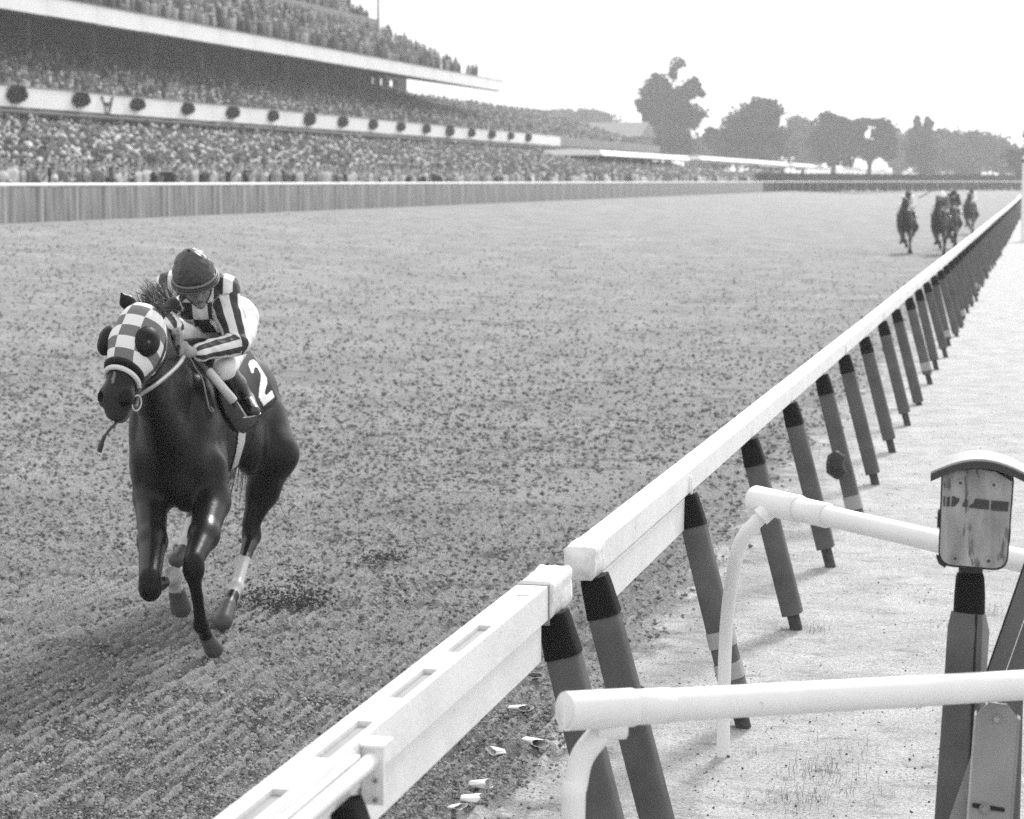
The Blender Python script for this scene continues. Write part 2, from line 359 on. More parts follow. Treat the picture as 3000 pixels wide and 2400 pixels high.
# far length
ys = [7.85, 9.0, 11, 14, 18, 22, 26, 31, 37, 44, 52, 61, 71, 82, 95, 110, 126, 143, 160, 176, 190]
def prof(Y):
    w = wobble(Y) if Y > 9 else 0; zz = float(zbase(np.array([-1.3]), np.array([Y]))[0]); w2 = w*.6+zz
    c = .006
    P = [(XR0+c, ZB), (XR1-c, ZB), (XR1, ZB+c), (XR1, ZT-c), (XR1-c, ZT), (XR0+c, ZT), (XR0, ZT-c), (XR0, ZB+c)]
    return [(x+w, Y, z+w2) for x, z in P]
mb = MB(); V = [p for Y in ys for p in prof(Y)]
mb.add(local(far, V), [(i*8+k, i*8+(k+1)%8, (i+1)*8+(k+1)%8, (i+1)*8+k) for i in range(len(ys)-1) for k in range(8)]+[tuple(range(7, -1, -1)), tuple(range((len(ys)-1)*8, len(ys)*8))])
mb.build('rail_beam', M['white'], far)
mb = MB(); mb.box(XR1-.034+1.68, XR1-.010+1.68, 7.95-8, 10.05-8, ZB-.165, ZB-.002); mb.box(XR1-.012+1.68, XR1-.004+1.68, 7.95-8, 10.0-8, ZB-.016, ZB-.008); mb.build('lower_board', M['white'], far)
wrap(far, 7.83, 8.02, seed=5, grow=.006)
for i, Y in enumerate(POSTS_FAR):
    post_tree(far, Y, {1: 'C', 4: 'E', 9: 'T', 12: 'T', 15: 'T', 19: 'T'}.get(i, ''), Y < 40)
    if i in (1, 5, 7, 10):     # joint plates on the side of the beam
        w = wobble(Y); mb = MB(); mb.box(XR1+w+.001+1.68, XR1+w+.009+1.68, Y-8-.012, Y-8+.012, ZB-.03, ZT-.03)
        if i == 1: mb.tube([(XR1+.012+1.68, Y-8+.01, ZB-.03), (XR1+.01+1.68, Y-8+.01, ZB+.0)], [.022, .012], 8)
        mb.build('joint_plate', M['white'], far)
mb = MB(); p = G(2440, 1450, .30); P0 = local(far, (-1.50, 16.45, .46)); 
mb.tube([P0+np.array(q) for q in ((0, 0, .10), (.015, .0, .06), (.0, .01, 0), (.02, 0, -.07), (.0, 0, -.11))], [.02, .075, .07, .085, .03], 9)
tag(mb.build('hanging_bag', M['bag'], None, loc=tuple(far.location)), 'small black bag strapped low on a leaning rail post', 'bag')

# ------------------------------------------------------------------ white pipe railings in the foreground
def bend(p, r, seg=14, m=0): mb = MB(); return mb
def railing(loc, label, A, B, rp, leg, rl, sleeves, capopen):
    t = empty('pipe_railing', loc, label, 'railing'); A, B = np.array(A, float), np.array(B, float); d = (B-A)/np.linalg.norm(B-A)
    mb = MB(); s = 28
    mb.tube(local(t, [A, A+d*.02, B]), rp, s, caps=False)
    if capopen:      # open pipe mouth: inner wall and rim
        mb2 = MB()
    mb.build('top_pipe', M['pvc'], t)
    for j, (a, b, r) in enumerate(sleeves):
        mb = MB()
        if j == 0 and capopen:
            mb.tube(local(t, [A+d*a, A+d*b]), r, s, caps=False)
            mb.tube(local(t, [A+d*b, A+d*a, A+d*(a)]), [r-.006]*2+[r-.006], s, caps=False)
            # rim ring and the end step
            x = np.cross(d, (0, 0, 1.)); x /= np.linalg.norm(x); z = np.cross(x, d); V = []
            for rr, tt in ((r, a), (r-.006, a), (r, b), (rp-.001, b)):
                V += [A+d*tt+rr*(x*math.cos(2*math.pi*k/s)+z*math.sin(2*math.pi*k/s)) for k in range(s)]
            mb.add(local(t, V), [(k, (k+1)%s, s+(k+1)%s, s+k) for k in range(s)]+[(2*s+k, 3*s+k, 3*s+(k+1)%s, 2*s+(k+1)%s) for k in range(s)])
            mb.add(local(t, [A+d*(a+.16)+(r-.007)*(x*math.cos(2*math.pi*k/s)+z*math.sin(2*math.pi*k/s)) for k in range(s)]), [tuple(range(s))])
        else:
            mb.tube(local(t, [A+d*a, A+d*(a+.003), A+d*(b-.003), A+d*b]), [r-.003, r, r, r-.003], s)
        mb.build('fitting', M['pvc'], t)
    mb = MB(); mb.tube(local(t, leg), rl, 20); mb.build('leg', M['pvc'], t)
    e = B-d*.12; mb = MB(); mb.tube(local(t, [e, (e[0], e[1], -.06)]), rl, 16); mb.build('leg', M['pvc'], t)
    return t, d
pA0, pA1 = Q(1656, 2084, 5.80), Q(3000, 2007, 6.60); dA = (pA1-pA0)/np.linalg.norm(pA1-pA0)
def smooth_path(P, n=10):
    P = [np.array(p, float) for p in P]; o = []
    for i in range(len(P)-1):
        p0, p1, p2, p3 = P[max(i-1, 0)], P[i], P[i+1], P[min(i+2, len(P)-1)]
        for k in range(n):
            t = k/n; o.append(.5*((2*p1)+(-p0+p2)*t+(2*p0-5*p1+4*p2-p3)*t*t+(-p0+3*p1-3*p2+p3)*t**3))
    return o+[P[-1]]
la = Q(1675, 2420, 5.80); 
legA = smooth_path([Q(1790, 2128, 5.90), Q(1745, 2165, 5.89), Q(1703, 2225, 5.88), Q(1685, 2310, 5.86), Q(1678, 2400, 5.85), np.array([Q(1678, 2400, 5.85)[0]-.02, Q(1678, 2400, 5.85)[1], -.05])], 6)
railing((float(pA0[0]), float(pA0[1]), 0), 'near white pipe railing with an open pipe end across the bottom right', pA0, pA1+dA*.9, .0470, legA, .034, [(0, .215, .0540), (.20, .34, .050)], True)
pB0, pB1 = Q(2212, 1462, 9.28), Q(3000, 1645, 7.95); dB = (pB1-pB0)/np.linalg.norm(pB1-pB0)
ft = G(2118, 2212, 0)
legB = smooth_path([Q(2262, 1487, 9.2), Q(2215, 1530, 9.2), Q(2172, 1585, 9.25), Q(2150, 1670, 9.35), np.array([ft[0]+.005, ft[1]+.01, .55]), np.array([ft[0], ft[1], -.06])], 6)
railing((float(ft[0]), float(ft[1]), 0), 'far white pipe railing with a bent leg, its pipe passing behind the signal box', pB0, pB1+dB*1.0, .0445, legB, .031, [(-.0, .30, .060), (.28, .48, .053)], False)
# collar on leg B
bt = [o for o in bpy.data.objects if o.name.startswith('pipe_railing')][-1]
mb = MB(); mb.tube(local(bt, [Q(2262, 1485, 9.17), Q(2228, 1516, 9.17)]), .041, 18); mb.build('fitting', M['pvc'], bt)
bt2 = [o for o in bpy.data.objects if o.name.startswith('pipe_railing')][0]
mb = MB(); mb.tube(local(bt2, [Q(1830, 2128, 5.9), Q(1745, 2133, 5.88)]), .036, 18); mb.build('fitting', M['pvc'], bt2)

# ------------------------------------------------------------------ signal box on its post
D0 = 7.0
sg = empty('signal_box', tuple(Q(2800, 2000, D0)*np.array([1, 1, 0])), 'weathered grey box under a curved lid on a padded post', 'signal box')
_q = Q(2860, 1520, 7.0)-CAM; BOXN = -np.array([_q[0], _q[1], 0.])/np.hypot(_q[0], _q[1])
def plate(poly, D, th, m, name, parent, off=None, bev=0, smooth=False, root=None):
    """flat sheet: outline surveyed at depth D, with real thickness th away from the viewer"""
    mb = MB(); n = len(poly); nrm = BOXN
    if isinstance(D, (int, float)): D = [D]*n
    f = np.array([Q(x, y_, d) for (x, y_), d in zip(poly, D)]); bk = f-nrm*th
    mb.add(local(root or parent, np.vstack([f, bk])), [tuple(range(n-1, -1, -1)), tuple(range(n, 2*n))]+[(i, (i+1)%n, n+(i+1)%n, n+i) for i in range(n)], m if isinstance(m, int) else 0)
    return mb.build(name, m, parent)
def roundc(pts, corners, r, n=5):
    o = []
    for i, p in enumerate(pts):
        if i not in corners: o.append(p); continue
        a, b, c = np.array(pts[i-1], float), np.array(p, float), np.array(pts[(i+1) % len(pts)], float)
        u = (a-b)/np.linalg.norm(a-b); w = (c-b)/np.linalg.norm(c-b)
        for k in range(n+1):
            t = k/n; o.append(tuple((1-t)**2*(b+u*r)+2*t*(1-t)*b+t*t*(b+w*r)))
    return o
face = roundc([(2762, 1392), (2810, 1380), (2862, 1374), (2915, 1382), (2966, 1412), (2947, 1668), (2752, 1652)], {5, 6}, 42)
fc = plate(face, D0, .19, M['boxp'], 'housing', sg)
cx_, cy_ = 2857, 1520
inset = [(cx_+(x-cx_)*1.045, cy_+(y_-cy_)*1.03+2) for x, y_ in face]
plate(inset, D0+.035, .13, M['lide'], 'gasket', sg)
# dark band broken by drips
for poly in ([(2765, 1455), (2769, 1454), (2768, 1483), (2764, 1482)], [(2775, 1457), (2783, 1455), (2782, 1484), (2773, 1484)], [(2790, 1453), (2800, 1456), (2805, 1461), (2811, 1459), (2810, 1470), (2802, 1479), (2797, 1484), (2787, 1484)],
             [(2822, 1473), (2828, 1470), (2826, 1463), (2834, 1465), (2836, 1472), (2832, 1486), (2820, 1484)], [(2840, 1482), (2852, 1474), (2857, 1461), (2898, 1466), (2897, 1493), (2840, 1488)], [(2905, 1467), (2956, 1471), (2952, 1499), (2903, 1495)]):
    plate(poly, D0-.003, .002, M['boxd'], 'band_mark', fc, root=sg)
def disc(c, D, r, m, name, parent, root, th=.006, seg=18):
    nrm = BOXN; p = Q(*c, D); mb = MB()
    mb.tube(local(root, [p-nrm*.002, p+nrm*th]), r, seg, smooth=False); return mb.build(name, m, parent)
for c, r in (((2814, 1415), .013), ((2912, 1421), .013), ((2798, 1637), .013), ((2896, 1644), .015)):
    s_ = disc(c, D0, r, M['boxp'], 'screw', fc, sg, .004); disc(c, D0-.004, r*.35, M['boxd'], 'screw_slot', fc, sg, .003)
for poly in ([(2747, 1500), (2754, 1500), (2752, 1548), (2745, 1545)], [(2956, 1548), (2962, 1550), (2959, 1590), (2953, 1588)], [(2963, 1452), (2968, 1455), (2966, 1482), (2961, 1480)], [(2742, 1632), (2756, 1640), (2775, 1655), (2768, 1664), (2750, 1652)]):
    plate(poly, D0+.05, .06, M['lide'], 'clamp', sg)
# curved lid
def lid_strip(pts, th, dpt, m, name, front):
    mb = MB(); n = len(pts); nrm = BOXN
    P = np.array([Q(x, y_, D0) for x, y_ in pts])+nrm*front; up = np.array([0, 0, th])
    V = np.vstack([P, P+up, P-nrm*dpt, P+up-nrm*dpt]); F_ = []
    for i in range(n-1):
        F_ += [(i, i+1, n+i+1, n+i), (n+i, n+i+1, 3*n+i+1, 3*n+i), (2*n+i, 3*n+i, 3*n+i+1, 2*n+i+1), (i, 2*n+i, 2*n+i+1, i+1)]
    F_ += [(0, n, 3*n, 2*n), (n-1, 3*n-1, 4*n-1, 2*n-1)]
    mb.add(local(sg, V), F_, 0, False); return mb.build(name, m, sg)
arc = [(2727+i*(290/18), 1420-57*math.sin(math.pi*(.08+.84*i/18))**1.0+14*(.5+.5*(i/18))*0+(i/18)*10) for i in range(19)]
l1 = lid_strip(arc, .024, .24, M['lide'], 'lid_edge', .045)
lid_strip([(x, y_-21) for x, y_ in arc], .008, .236, M['lid'], 'lid', .042)
# post: neck, black sleeve, split grey pad
def vtube(pts, rs, m, name, parent, seg=16, root=None, flat=None):
    mb = MB(); mb.tube(local(root or parent, [Q(*p) for p in pts]), rs, seg, flat=flat); return mb.build(name, m, parent)
D1 = D0+.10
vtube([(2845, 1640, D1), (2843, 1690, D1)], .040, M['lide'], 'neck', sg)
pst = vtube([(2836, 1795, D1), (2832, 1840, D1), (2818, 2100, D1), (2800, 2400, D1), (2775, 2850, D1)], [.055, .063, .066, .070, .070], M['pad'], 'post', sg, 20)
vtube([(2842, 1678, D1), (2842, 1690, D1), (2841, 1740, D1), (2839, 1799, D1)], [.042, .047, .051, .052], M['sleeve'], 'sleeve', pst, 18, root=sg)
vtube([(2872, 1800, D1-.02), (2874, 1850, D1-.02), (2868, 1960, D1-.02), (2862, 2200, D1-.02)], [.018, .028, .026, .024], M['padl'], 'side_pad', sg, 12)
vtube([(2861, 1802, D1-.055), (2856, 1900, D1-.06), (2849, 2130, D1-.066), (2838, 2400, D1-.07)], .004, M['woodd'], 'pad_seam', pst, 6, root=sg)
# steel channel in front of the post
br = empty('steel_brace', tuple(Q(2910, 2300, 6.62)*np.array([1, 1, 0])), 'grey steel channel with bolts standing in front of the signal post', 'brace')
chan = [(2861, 2093), (2898, 2058), (2950, 2064), (2981, 2105), (2958, 2400), (2930, 2760), (2812, 2760), (2838, 2400)]
pc = plate(chan, 6.60, .008, M['steel'], 'face_plate', br)
plate([(2855, 2100), (2861, 2093), (2838, 2400), (2812, 2760), (2806, 2760), (2832, 2400)], 6.615, .06, M['steell'], 'flange', br)
plate([(2981, 2105), (2990, 2110), (2968, 2400), (2940, 2760), (2930, 2760), (2958, 2400)], 6.612, .05, M['steel'], 'flange', br)
plate([(2846, 2215), (2780, 2405), (2700, 2640), (2826, 2640)], 6.68, .01, M['steel'], 'gusset', br)
for c in ((2920, 2107),):
    disc(c, 6.60, .017, M['steel'], 'washer', br, br, .004); disc(c, 6.596, .010, M['lid'], 'bolt', br, br, .010, 6)
plate(roundc([(2849, 2352), (2945, 2368), (2943, 2380), (2848, 2366)], {0, 1, 2, 3}, 6), 6.596, .002, M['woodd'], 'slot', br)
disc((2885, 2369), 6.594, .017, M['steel'], 'washer', br, br, .005); disc((2885, 2369), 6.588, .010, M['bolt'], 'bolt', br, br, .010, 6)
# leaning boards behind
bd = empty('leaning_board', tuple(Q(2930, 2200, 7.5)*np.array([1, 1, 0])), 'dark leaning boards at the right edge beside the signal post', 'board')
plate([(2890, 1980), (3012, 1630), (3062, 1640), (2940, 1985)], 7.45, .03, M['wood'], 'board', bd)
plate([(2886, 1980), (3008, 1630), (3012, 1630), (2890, 1980)], 7.452, .032, M['woodd'], 'edge_strip', bd)
plate([(2944, 1985), (3066, 1640), (3200, 1660), (3180, 2000)], 7.47, .03, M['wood'], 'board', bd)
plate([(2870, 2040), (2890, 1978), (3180, 1998), (3160, 2060)], 7.50, .03, M['wood'], 'cross_board', bd)
pp = Q(2960, 2040, 7.54); mb = MB(); mb.tube(local(bd, [pp, (pp[0], pp[1], -.05)]), .045, 12); mb.build('prop', M['wood'], bd)

# ------------------------------------------------------------------ outer rail along the crowd
XF = -28.7
of = empty('outer_rail', (XF, 60, 1.43), 'long white-topped rail in front of the crowd on the far side of the track', 'rail fence')
def zf(Y): return float(zbase(np.array([XF]), np.array([Y]))[0])
# posts every 2.36 m, then the rail bends right round the turn
turn = []
xt, yt = XF, 235.0; th = 0.0
line = [(XF, yy) for yy in np.arange(46.0, 235, 2.36)]
for k in range(60):
    th += math.radians(1.45); xt += 2.36*1.5*math.sin(th); yt += 2.36*1.5*math.cos(th); turn.append((xt, yt))
    if xt > 40: break
pts = line+turn
mb = MB(); mb.tube([(x-XF, yy-60, 1.10) for x, yy in pts[::2]+[pts[-1]]], .05, 8); mb.build('top_rail', M['fencew'], of)
mb = MB(); mb.box(-.02, .02, -.025, .025, -.1, 1.06); pm = mb.mesh('post', M['fencep'])
for x, yy in pts: link('post', pm, of, loc=(x-XF, yy-60, 0))
wl = empty('leg_shade_backdrop', (XF-1.1, 60, 1.43), 'added dark barrier just behind the outer rail at the feet of the crowd', 'backdrop')  # added dark sheets: shade among the spectators' legs put into streaked colour
mb = MB(); mb.box(-.03, .03, 0, 4.715, -.2, 1.02); bm_ = mb.mesh('shade_panel', M['shade_panel'])
for k in range(40): link('shade_panel', bm_, wl, loc=(0, -14+k*4.72, random.uniform(-.01, .01)))
# hedge round the turn
hd = []
ii = len(line)
V = []; Fh = []
r = np.random.default_rng(5)
tp = np.array(turn); 
for k in range(0, len(turn)-1):
    a, b = tp[k], tp[k+1]
    for q in range(520):
        t = r.random(); w = r.uniform(1.2, 2.6); dr = (b-a)/np.linalg.norm(b-a); nn = np.array([-dr[1], dr[0]])
        c = np.array([*(a+(b-a)*t+nn*w), 1.35+r.random()**.8*2.1]); s = .22; u = r.normal(size=3); u /= np.linalg.norm(u); v = np.cross(u, r.normal(size=3)); v /= np.linalg.norm(v)
        n0 = len(V); V += [c+s*u, c+s*v, c-s*u, c-s*v]; Fh.append((n0, n0+1, n0+2, n0+3))
link('hedge', npmesh('hedge', np.array(V), np.array(Fh), M['hedge']), label='dark clipped hedge round the far turn of the track', cat='hedge', kind='stuff')

# ------------------------------------------------------------------ grandstand
GY0, GY1 = 74.0, 186.0
gs = empty('grandstand', (-46, GY0, 1.43), 'huge packed grandstand with two white balcony bands on the left', 'grandstand')
def gb_(name, m, boxes, hexas=(), parent=None):
    mb = MB()
    for b in boxes: mb.box(b[0]+46, b[1]+46, b[2]-GY0, b[3]-GY0, b[4]-1.43, b[5]-1.43)
    for h in hexas: mb.hexa([(p[0]+46, p[1]-GY0, p[2]-1.43) for p in h])
    return mb.build(name, m, parent or gs)
def slab(x0, z0, x1, z1, ya, yb, th): return [(x0, ya, z0-th), (x1, ya, z1-th), (x1, yb, z1-th), (x0, yb, z0-th), (x0, ya, z0), (x1, ya, z0 if False else z1), (x1, yb, z1), (x0, yb, z0)]
# apron and tiers (floors on which the crowd stands)
APR = (-30.6, 1.45, -47.5, 4.15)
gb_('apron', M['concrete'], [], [slab(-30.6, 1.45, -47.5, 4.15, 50, 232, .5)])
T2 = (-46.6, 5.75, -61.0, 10.2, 60, 262); gb_('middle_tier', M['deckm'], [], [slab(T2[0], T2[1], T2[2], T2[3], T2[4], T2[5], .5)])
T3 = (-50.4, 11.0, -72.0, 23.5, 60, 186); gb_('upper_tier', M['deckm'], [], [slab(T3[0], 11.5, T3[2], 24.0, T3[4], 183, .2)])
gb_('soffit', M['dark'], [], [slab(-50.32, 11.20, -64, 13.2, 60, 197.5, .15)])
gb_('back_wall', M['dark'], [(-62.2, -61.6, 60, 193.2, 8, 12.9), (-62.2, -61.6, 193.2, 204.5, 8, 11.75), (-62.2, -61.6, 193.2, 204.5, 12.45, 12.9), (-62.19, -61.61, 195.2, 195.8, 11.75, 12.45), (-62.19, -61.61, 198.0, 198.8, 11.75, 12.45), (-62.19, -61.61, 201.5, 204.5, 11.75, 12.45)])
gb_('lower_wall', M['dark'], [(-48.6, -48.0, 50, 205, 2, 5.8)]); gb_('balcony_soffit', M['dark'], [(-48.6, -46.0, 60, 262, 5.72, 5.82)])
for k in range(14): gb_('column', M['concrete'], [(-58.4, -58, 62+k*8.9, 62.4+k*8.9, 8, 12.2)])
# fascia panels
for x, za, zb_, ya, yb, n in ((-50.2, 11.15, 12.1, 60, 198, 23), (-46.2, 6.05, 6.98, 60, 205.5, 24)):
    w = (yb-ya)/n; mb = MB(); mb.box(-.1, .1, .02, w-.02, 0, zb_-za); pm = mb.mesh('fascia_panel', M['fascia'])
    for k in range(n): link('fascia_panel', pm, gs, loc=(x+46, ya+k*w-GY0, za-1.43+random.uniform(-.012, .012)))
    gb_('coping', M['concrete'], [(x-.14, x+.14, ya, yb, zb_+.002, zb_+.07)])
# stepped back of the upper tier
gb_('gangway_wall', M['concrete'], [(-57.3, -57.0, 60, 181, 15.2, 16.75)])
gb_('parapet', M['fascia'], [(-61.0, -60.7, 206, 262, 10.0, 11.1)]); gb_('end_fascia', M['concrete'], [(-46.3, -46.1, 205.6, 262, 6.05, 6.95)])
# flower wreaths hung on the balcony
wr = []
mb = MB(); rr = np.random.default_rng(2)
for q in range(520):
    a = rr.random()*2*math.pi; d_ = rr.random()**.5*.42; c = np.array([rr.uniform(-.02, .22), d_*math.cos(a)*1.9, d_*math.sin(a)*.8]); s = .07; u = rr.normal(size=3); u /= np.linalg.norm(u); v = np.cross(u, rr.normal(size=3)); v /= np.linalg.norm(v)
    mb.add([c+s*u, c+s*v, c-s*u, c-s*v], [(0, 1, 2, 3)])
wm = mb.mesh('wreath', M['wreath'])
ords = 'first second third fourth fifth sixth seventh eighth ninth tenth eleventh twelfth thirteenth fourteenth fifteenth sixteenth'.split()
for k in range(16):
    D = 6200*44.4*(3.339e-4+.2235e-4*k); pxx = 3040-1/(3.339e-4+.2235e-4*k)
    q = ray(pxx, 300); Yk = (CAM+q*((-46.05)/q[0]))[1]
    link('wreath', wm, None, loc=(-46.05, Yk, 6.62), label=f'dark round floral wreath on the lower white balcony band, {ords[k]} from the left', cat='wreath', group='wreaths on the balcony band').scale = (1, random.uniform(.85, 1.12), random.uniform(.9, 1.3))
    if k == 1:
        mb = MB(); 
        for e in (-1, 1): mb.add([(0, e*.75, .45), (0, e*.55, .45), (0, e*.1-.05, -.5), (0, e*.1+.1, -.5)], [(0, 1, 2, 3)]); 
        mb.add([(.01, -.4, .15), (.01, .4, .15), (.01, .2, -.05), (.01, -.2, -.05)], [(0, 1, 2, 3)])
        V0 = [(x+.02, y_, z) for x, y_, z in mb.v]; nn = len(mb.v); mb.add(V0, [tuple(i for i in f) for f in mb.f[:3]])
        link('banner', mb.mesh('banner', M['wreath']), None, loc=(-46.04, Yk+3.2, 6.45), label='small dark bunting between the second and third wreaths', cat='bunting')
# flagpole and small mast on top of the stand
q = ray(1108, 50); P0 = CAM+q*(175/q[1]); mb = MB(); mb.tube([(0, 0, 0), (0, 0, 9)], [.11, .07], 8); mb.build('flagpole', M['steel'], None, loc=(P0[0], P0[1], P0[2]-1.0), label='thin tall flagpole rising from the top of the grandstand', cat='flagpole')
q = ray(1135, 105); P0 = CAM+q*(178/q[1]); mb = MB(); mb.tube([(0, 0, -.6), (0, .2, .75)], .06, 8); mb.tube([(0, .2, .7), (0, .22, 1.0)], [.16, .1], 8); mb.build('floodlight', M['pad'], None, loc=tuple(P0), label='short mast with a lamp head on the sloping grandstand roofline', cat='lamp')

# ------------------------------------------------------------------ far buildings, canopies
def xplane(px, py, X): q = ray(px, py); return CAM+q*(X/q[0])
for i, (px0, px1, pt, pb, lab) in enumerate([(1757, 2013, 440, 455, 'long white canopy roof above the crowd, nearest the grandstand'), (2047, 2303, 457, 468, 'second white canopy roof above the crowd, in front of the round tree'),
        (2321, 2508, 478, 487, 'third white canopy roof, thin and low before the trees'), (2520, 2650, 488, 496, 'fourth white canopy roof, below the tree with the hole'), (2665, 2740, 496, 502, 'short fifth white canopy roof before the pointed tree'), (2770, 2885, 500, 507, 'farthest white canopy roof above the right part of the hedge')]):
    XC = (-37.5, -37.5, -37.5, -34, -30, -26)[i]; a, b, c = xplane(px0, pt, XC), xplane(px1, pt, XC), xplane(px0, pb, XC); x0, ya, yb, zc = XC-5, a[1], min(b[1], a[1]+190), a[2]
    fz = max(.25, a[2]-c[2])
    t = empty('canopy', (x0, ya, 1.43), lab, 'canopy', 'white canopy roofs beyond the stand'); w = yb-ya
    mb = MB(); mb.add([(0, 0, zc-1.43-fz), (5.35, 0, zc-1.43-fz), (5.35, w, zc-1.43-fz), (0, w, zc-1.43-fz), (0, 0, zc-1.43), (5, 0, zc-1.43), (5, w, zc-1.43), (0, w, zc-1.43), (2.5, 0, zc-1.3), (2.5, w, zc-1.3)],
        [(3, 2, 1, 0), (0, 1, 5, 8, 4), (2, 3, 7, 9, 6), (1, 2, 6, 5), (3, 0, 4, 7), (4, 8, 9, 7), (8, 5, 6, 9)]); mb.build('roof', M['canopy'], t)
    mb = MB(); mb.tube([(0, 0, -.2), (0, 0, zc-1.43-fz)], .06, 6); cp = mb.mesh('canopy_pole', M['fencep'])
    for k in range(int(w/8)+1):
        for xx in (.3, 4.7): link('canopy_pole', cp, t, loc=(xx, min(k*8+.3, w-.3), 0))
def building(loc, label, w, d, h, rows, roof=True):
    t = empty('building', loc, label, 'building'); mb = MB(); mb.box(0, w, 0, d, -1, h); mb.build('wall', M['building'], t)
    mb = MB(); mb.add([(-.5, -.5, h), (w+.5, -.5, h), (w+.5, d+.5, h), (-.5, d+.5, h), (-.5, d/2, h+2.2), (w+.5, d/2, h+2.2)], [(0, 1, 5, 4), (2, 3, 4, 5), (0, 4, 3), (1, 2, 5), (3, 2, 1, 0)]); mb.build('roof', M['roofm'], t)
    mb = MB(); mb.box(0, 1.6, -.05, .05, 0, 1.1); wm_ = mb.mesh('window', M['win'])
    for rz in rows:
        for k in range(int(w/4)): link('window', wm_, t, loc=(1.2+k*4, -.03, rz))
building((-76, 300, 1.43), 'long pale building with a low roof behind the far end of the stand', 20, 12, 7.5, (2, 5))

# ------------------------------------------------------------------ trees
def tree(loc, label, blobs, n, leaf=.55, m='leaf', trunk_h=5, tr=.45, seed=0, cat='tree', group=None):
    t = empty('tree', loc, label, cat, group); r = np.random.default_rng(seed); Vs = []
    small = []
    for (bx, by, bz, rx, ry, rz, wgt) in blobs:      # each bough mass breaks up into clumps
        m_ = max(5, int(26*wgt**.5)); small.append((bx, by, bz, rx*(.8 if wgt > .03 else 1.05), ry*.80, rz*(.8 if wgt > .03 else 1.05), wgt*.75))
        if wgt < .03: continue
        for q in range(m_):
            u = r.normal(size=3); u /= np.linalg.norm(u); u *= r.uniform(.6, .95); f_ = r.uniform(.16, .32)
            small.append((bx+u[0]*rx, by+u[1]*ry, bz+u[2]*rz, rx*f_+.3, ry*f_+.3, rz*f_*.9+.3, wgt*1.1/m_))
    for (bx, by, bz, rx, ry, rz, wgt) in small:
        k = int(n*1.7*wgt); u = r.normal(size=(k, 3)); u /= np.linalg.norm(u, axis=1)[:, None]; rad = r.random(k)**.38
        rad = r.random(k)**.45*r.uniform(.72, 1.28, k); P = u*rad[:, None]*np.array([rx, ry, rz]); 
        nz = fbm(P[:, 0]*.45+bx*3, P[:, 2]*.45+P[:, 1]*.3+bz)*2
        n2 = fbm(P[:, 0]*.9+by+7, P[:, 2]*.9+P[:, 1]*.7)*2; keep = ((nz+.6*n2) > -.30) | (rad < .55); P *= (1.04+.5*nz+.4*n2)[:, None]; P = P[keep]
        Vs.append(P+np.array([bx, by, bz]))
    C = np.vstack(Vs); k = len(C); u = r.normal(size=(k, 3)); u /= np.linalg.norm(u, axis=1)[:, None]; v = np.cross(u, r.normal(size=(k, 3))); v /= np.linalg.norm(v, axis=1)[:, None]
    s = leaf*.72*r.uniform(.5, 1.3, (k, 1)); V = np.stack([C+s*u, C+s*v*.8, C-s*u, C-s*v*.8], 1).reshape(-1, 3); Fc = np.arange(4*k).reshape(-1, 4)
    link('crown', npmesh('crown', V, Fc, M[m]), t, kind='stuff')
    mb = MB(); mb.tube([(0, 0, -.5), (0, 0, trunk_h*.5), (.2, 0, trunk_h)], [tr*1.3, tr, tr*.8], 9)
    for b in blobs: mb.tube([(0.1, 0, trunk_h*.7), ((b[0])*.5, b[1]*.5, (trunk_h+b[2])*.5), (b[0], b[1], b[2])], [tr*.6, tr*.35, tr*.12], 6)
    mb.build('trunk', M['bark'], t); return t
def place(px, D): q = Q(px, 530, D); return (float(q[0]), float(q[1]), 1.3)
def blob(px, py, rx, ry, D, px0, w):     # survey in photo pixels at distance D -> metres relative to the trunk
    s = D/6200; return ((px-px0)*s, 0, 1.35+(530-py)*s, rx*s, max(rx, ry)*s*.8, ry*s, w)
def T(px0, D, label, bl, n, **k):
    return tree(place(px0, D), label, [tuple(list(blob(*b[:4], D, px0, b[4]))) for b in bl], n, **k)
T(1955, 370, 'tallest tree with a ragged crown and a thin tuft on top', [(1985, 192, 30, 20, .022), (1968, 222, 12, 22, .015), (1925, 268, 50, 38, .2), (1884, 318, 24, 26, .05), (2028, 262, 32, 30, .09), (1932, 335, 60, 48, .26), (2015, 335, 52, 42, .2), (1950, 415, 105, 60, .34), (1980, 292, 40, 34, .12)], 6500, seed=1, leaf=.5)
T(2200, 360, 'broad round tree right of the tallest tree', [(2200, 345, 85, 48, .3), (2190, 400, 115, 60, .35), (2210, 455, 125, 50, .35), (2235, 320, 30, 24, .05)], 6500, seed=2, leaf=.5)
T(2350, 430, 'paler tree in the gap between the two round trees', [(2350, 395, 62, 55, .5), (2350, 450, 70, 50, .5)], 3000, seed=3, m='leaf2')
T(2440, 370, 'dark round tree with a flat top in the middle of the tree line', [(2440, 385, 62, 48, .4), (2440, 440, 80, 50, .4)], 4200, seed=4, leaf=.5)
T(2545, 372, 'dark tree with a small hole of sky in its crown', [(2505, 390, 40, 36, .2), (2590, 395, 36, 40, .2), (2550, 362, 50, 12, .08), (2545, 440, 80, 34, .3)], 4200, seed=5, leaf=.5)
T(2700, 390, 'narrow dark tree with two pointed tips', [(2682, 368, 10, 22, .05), (2712, 370, 14, 22, .07), (2695, 420, 42, 50, .4), (2700, 470, 50, 40, .4)], 3800, seed=6, leaf=.45)
T(2860, 420, 'wide pale tree filling the right end of the tree line', [(2800, 430, 85, 52, .3), (2890, 432, 85, 52, .3), (2850, 470, 140, 45, .4)], 6500, seed=7, m='leaf2', leaf=.55)
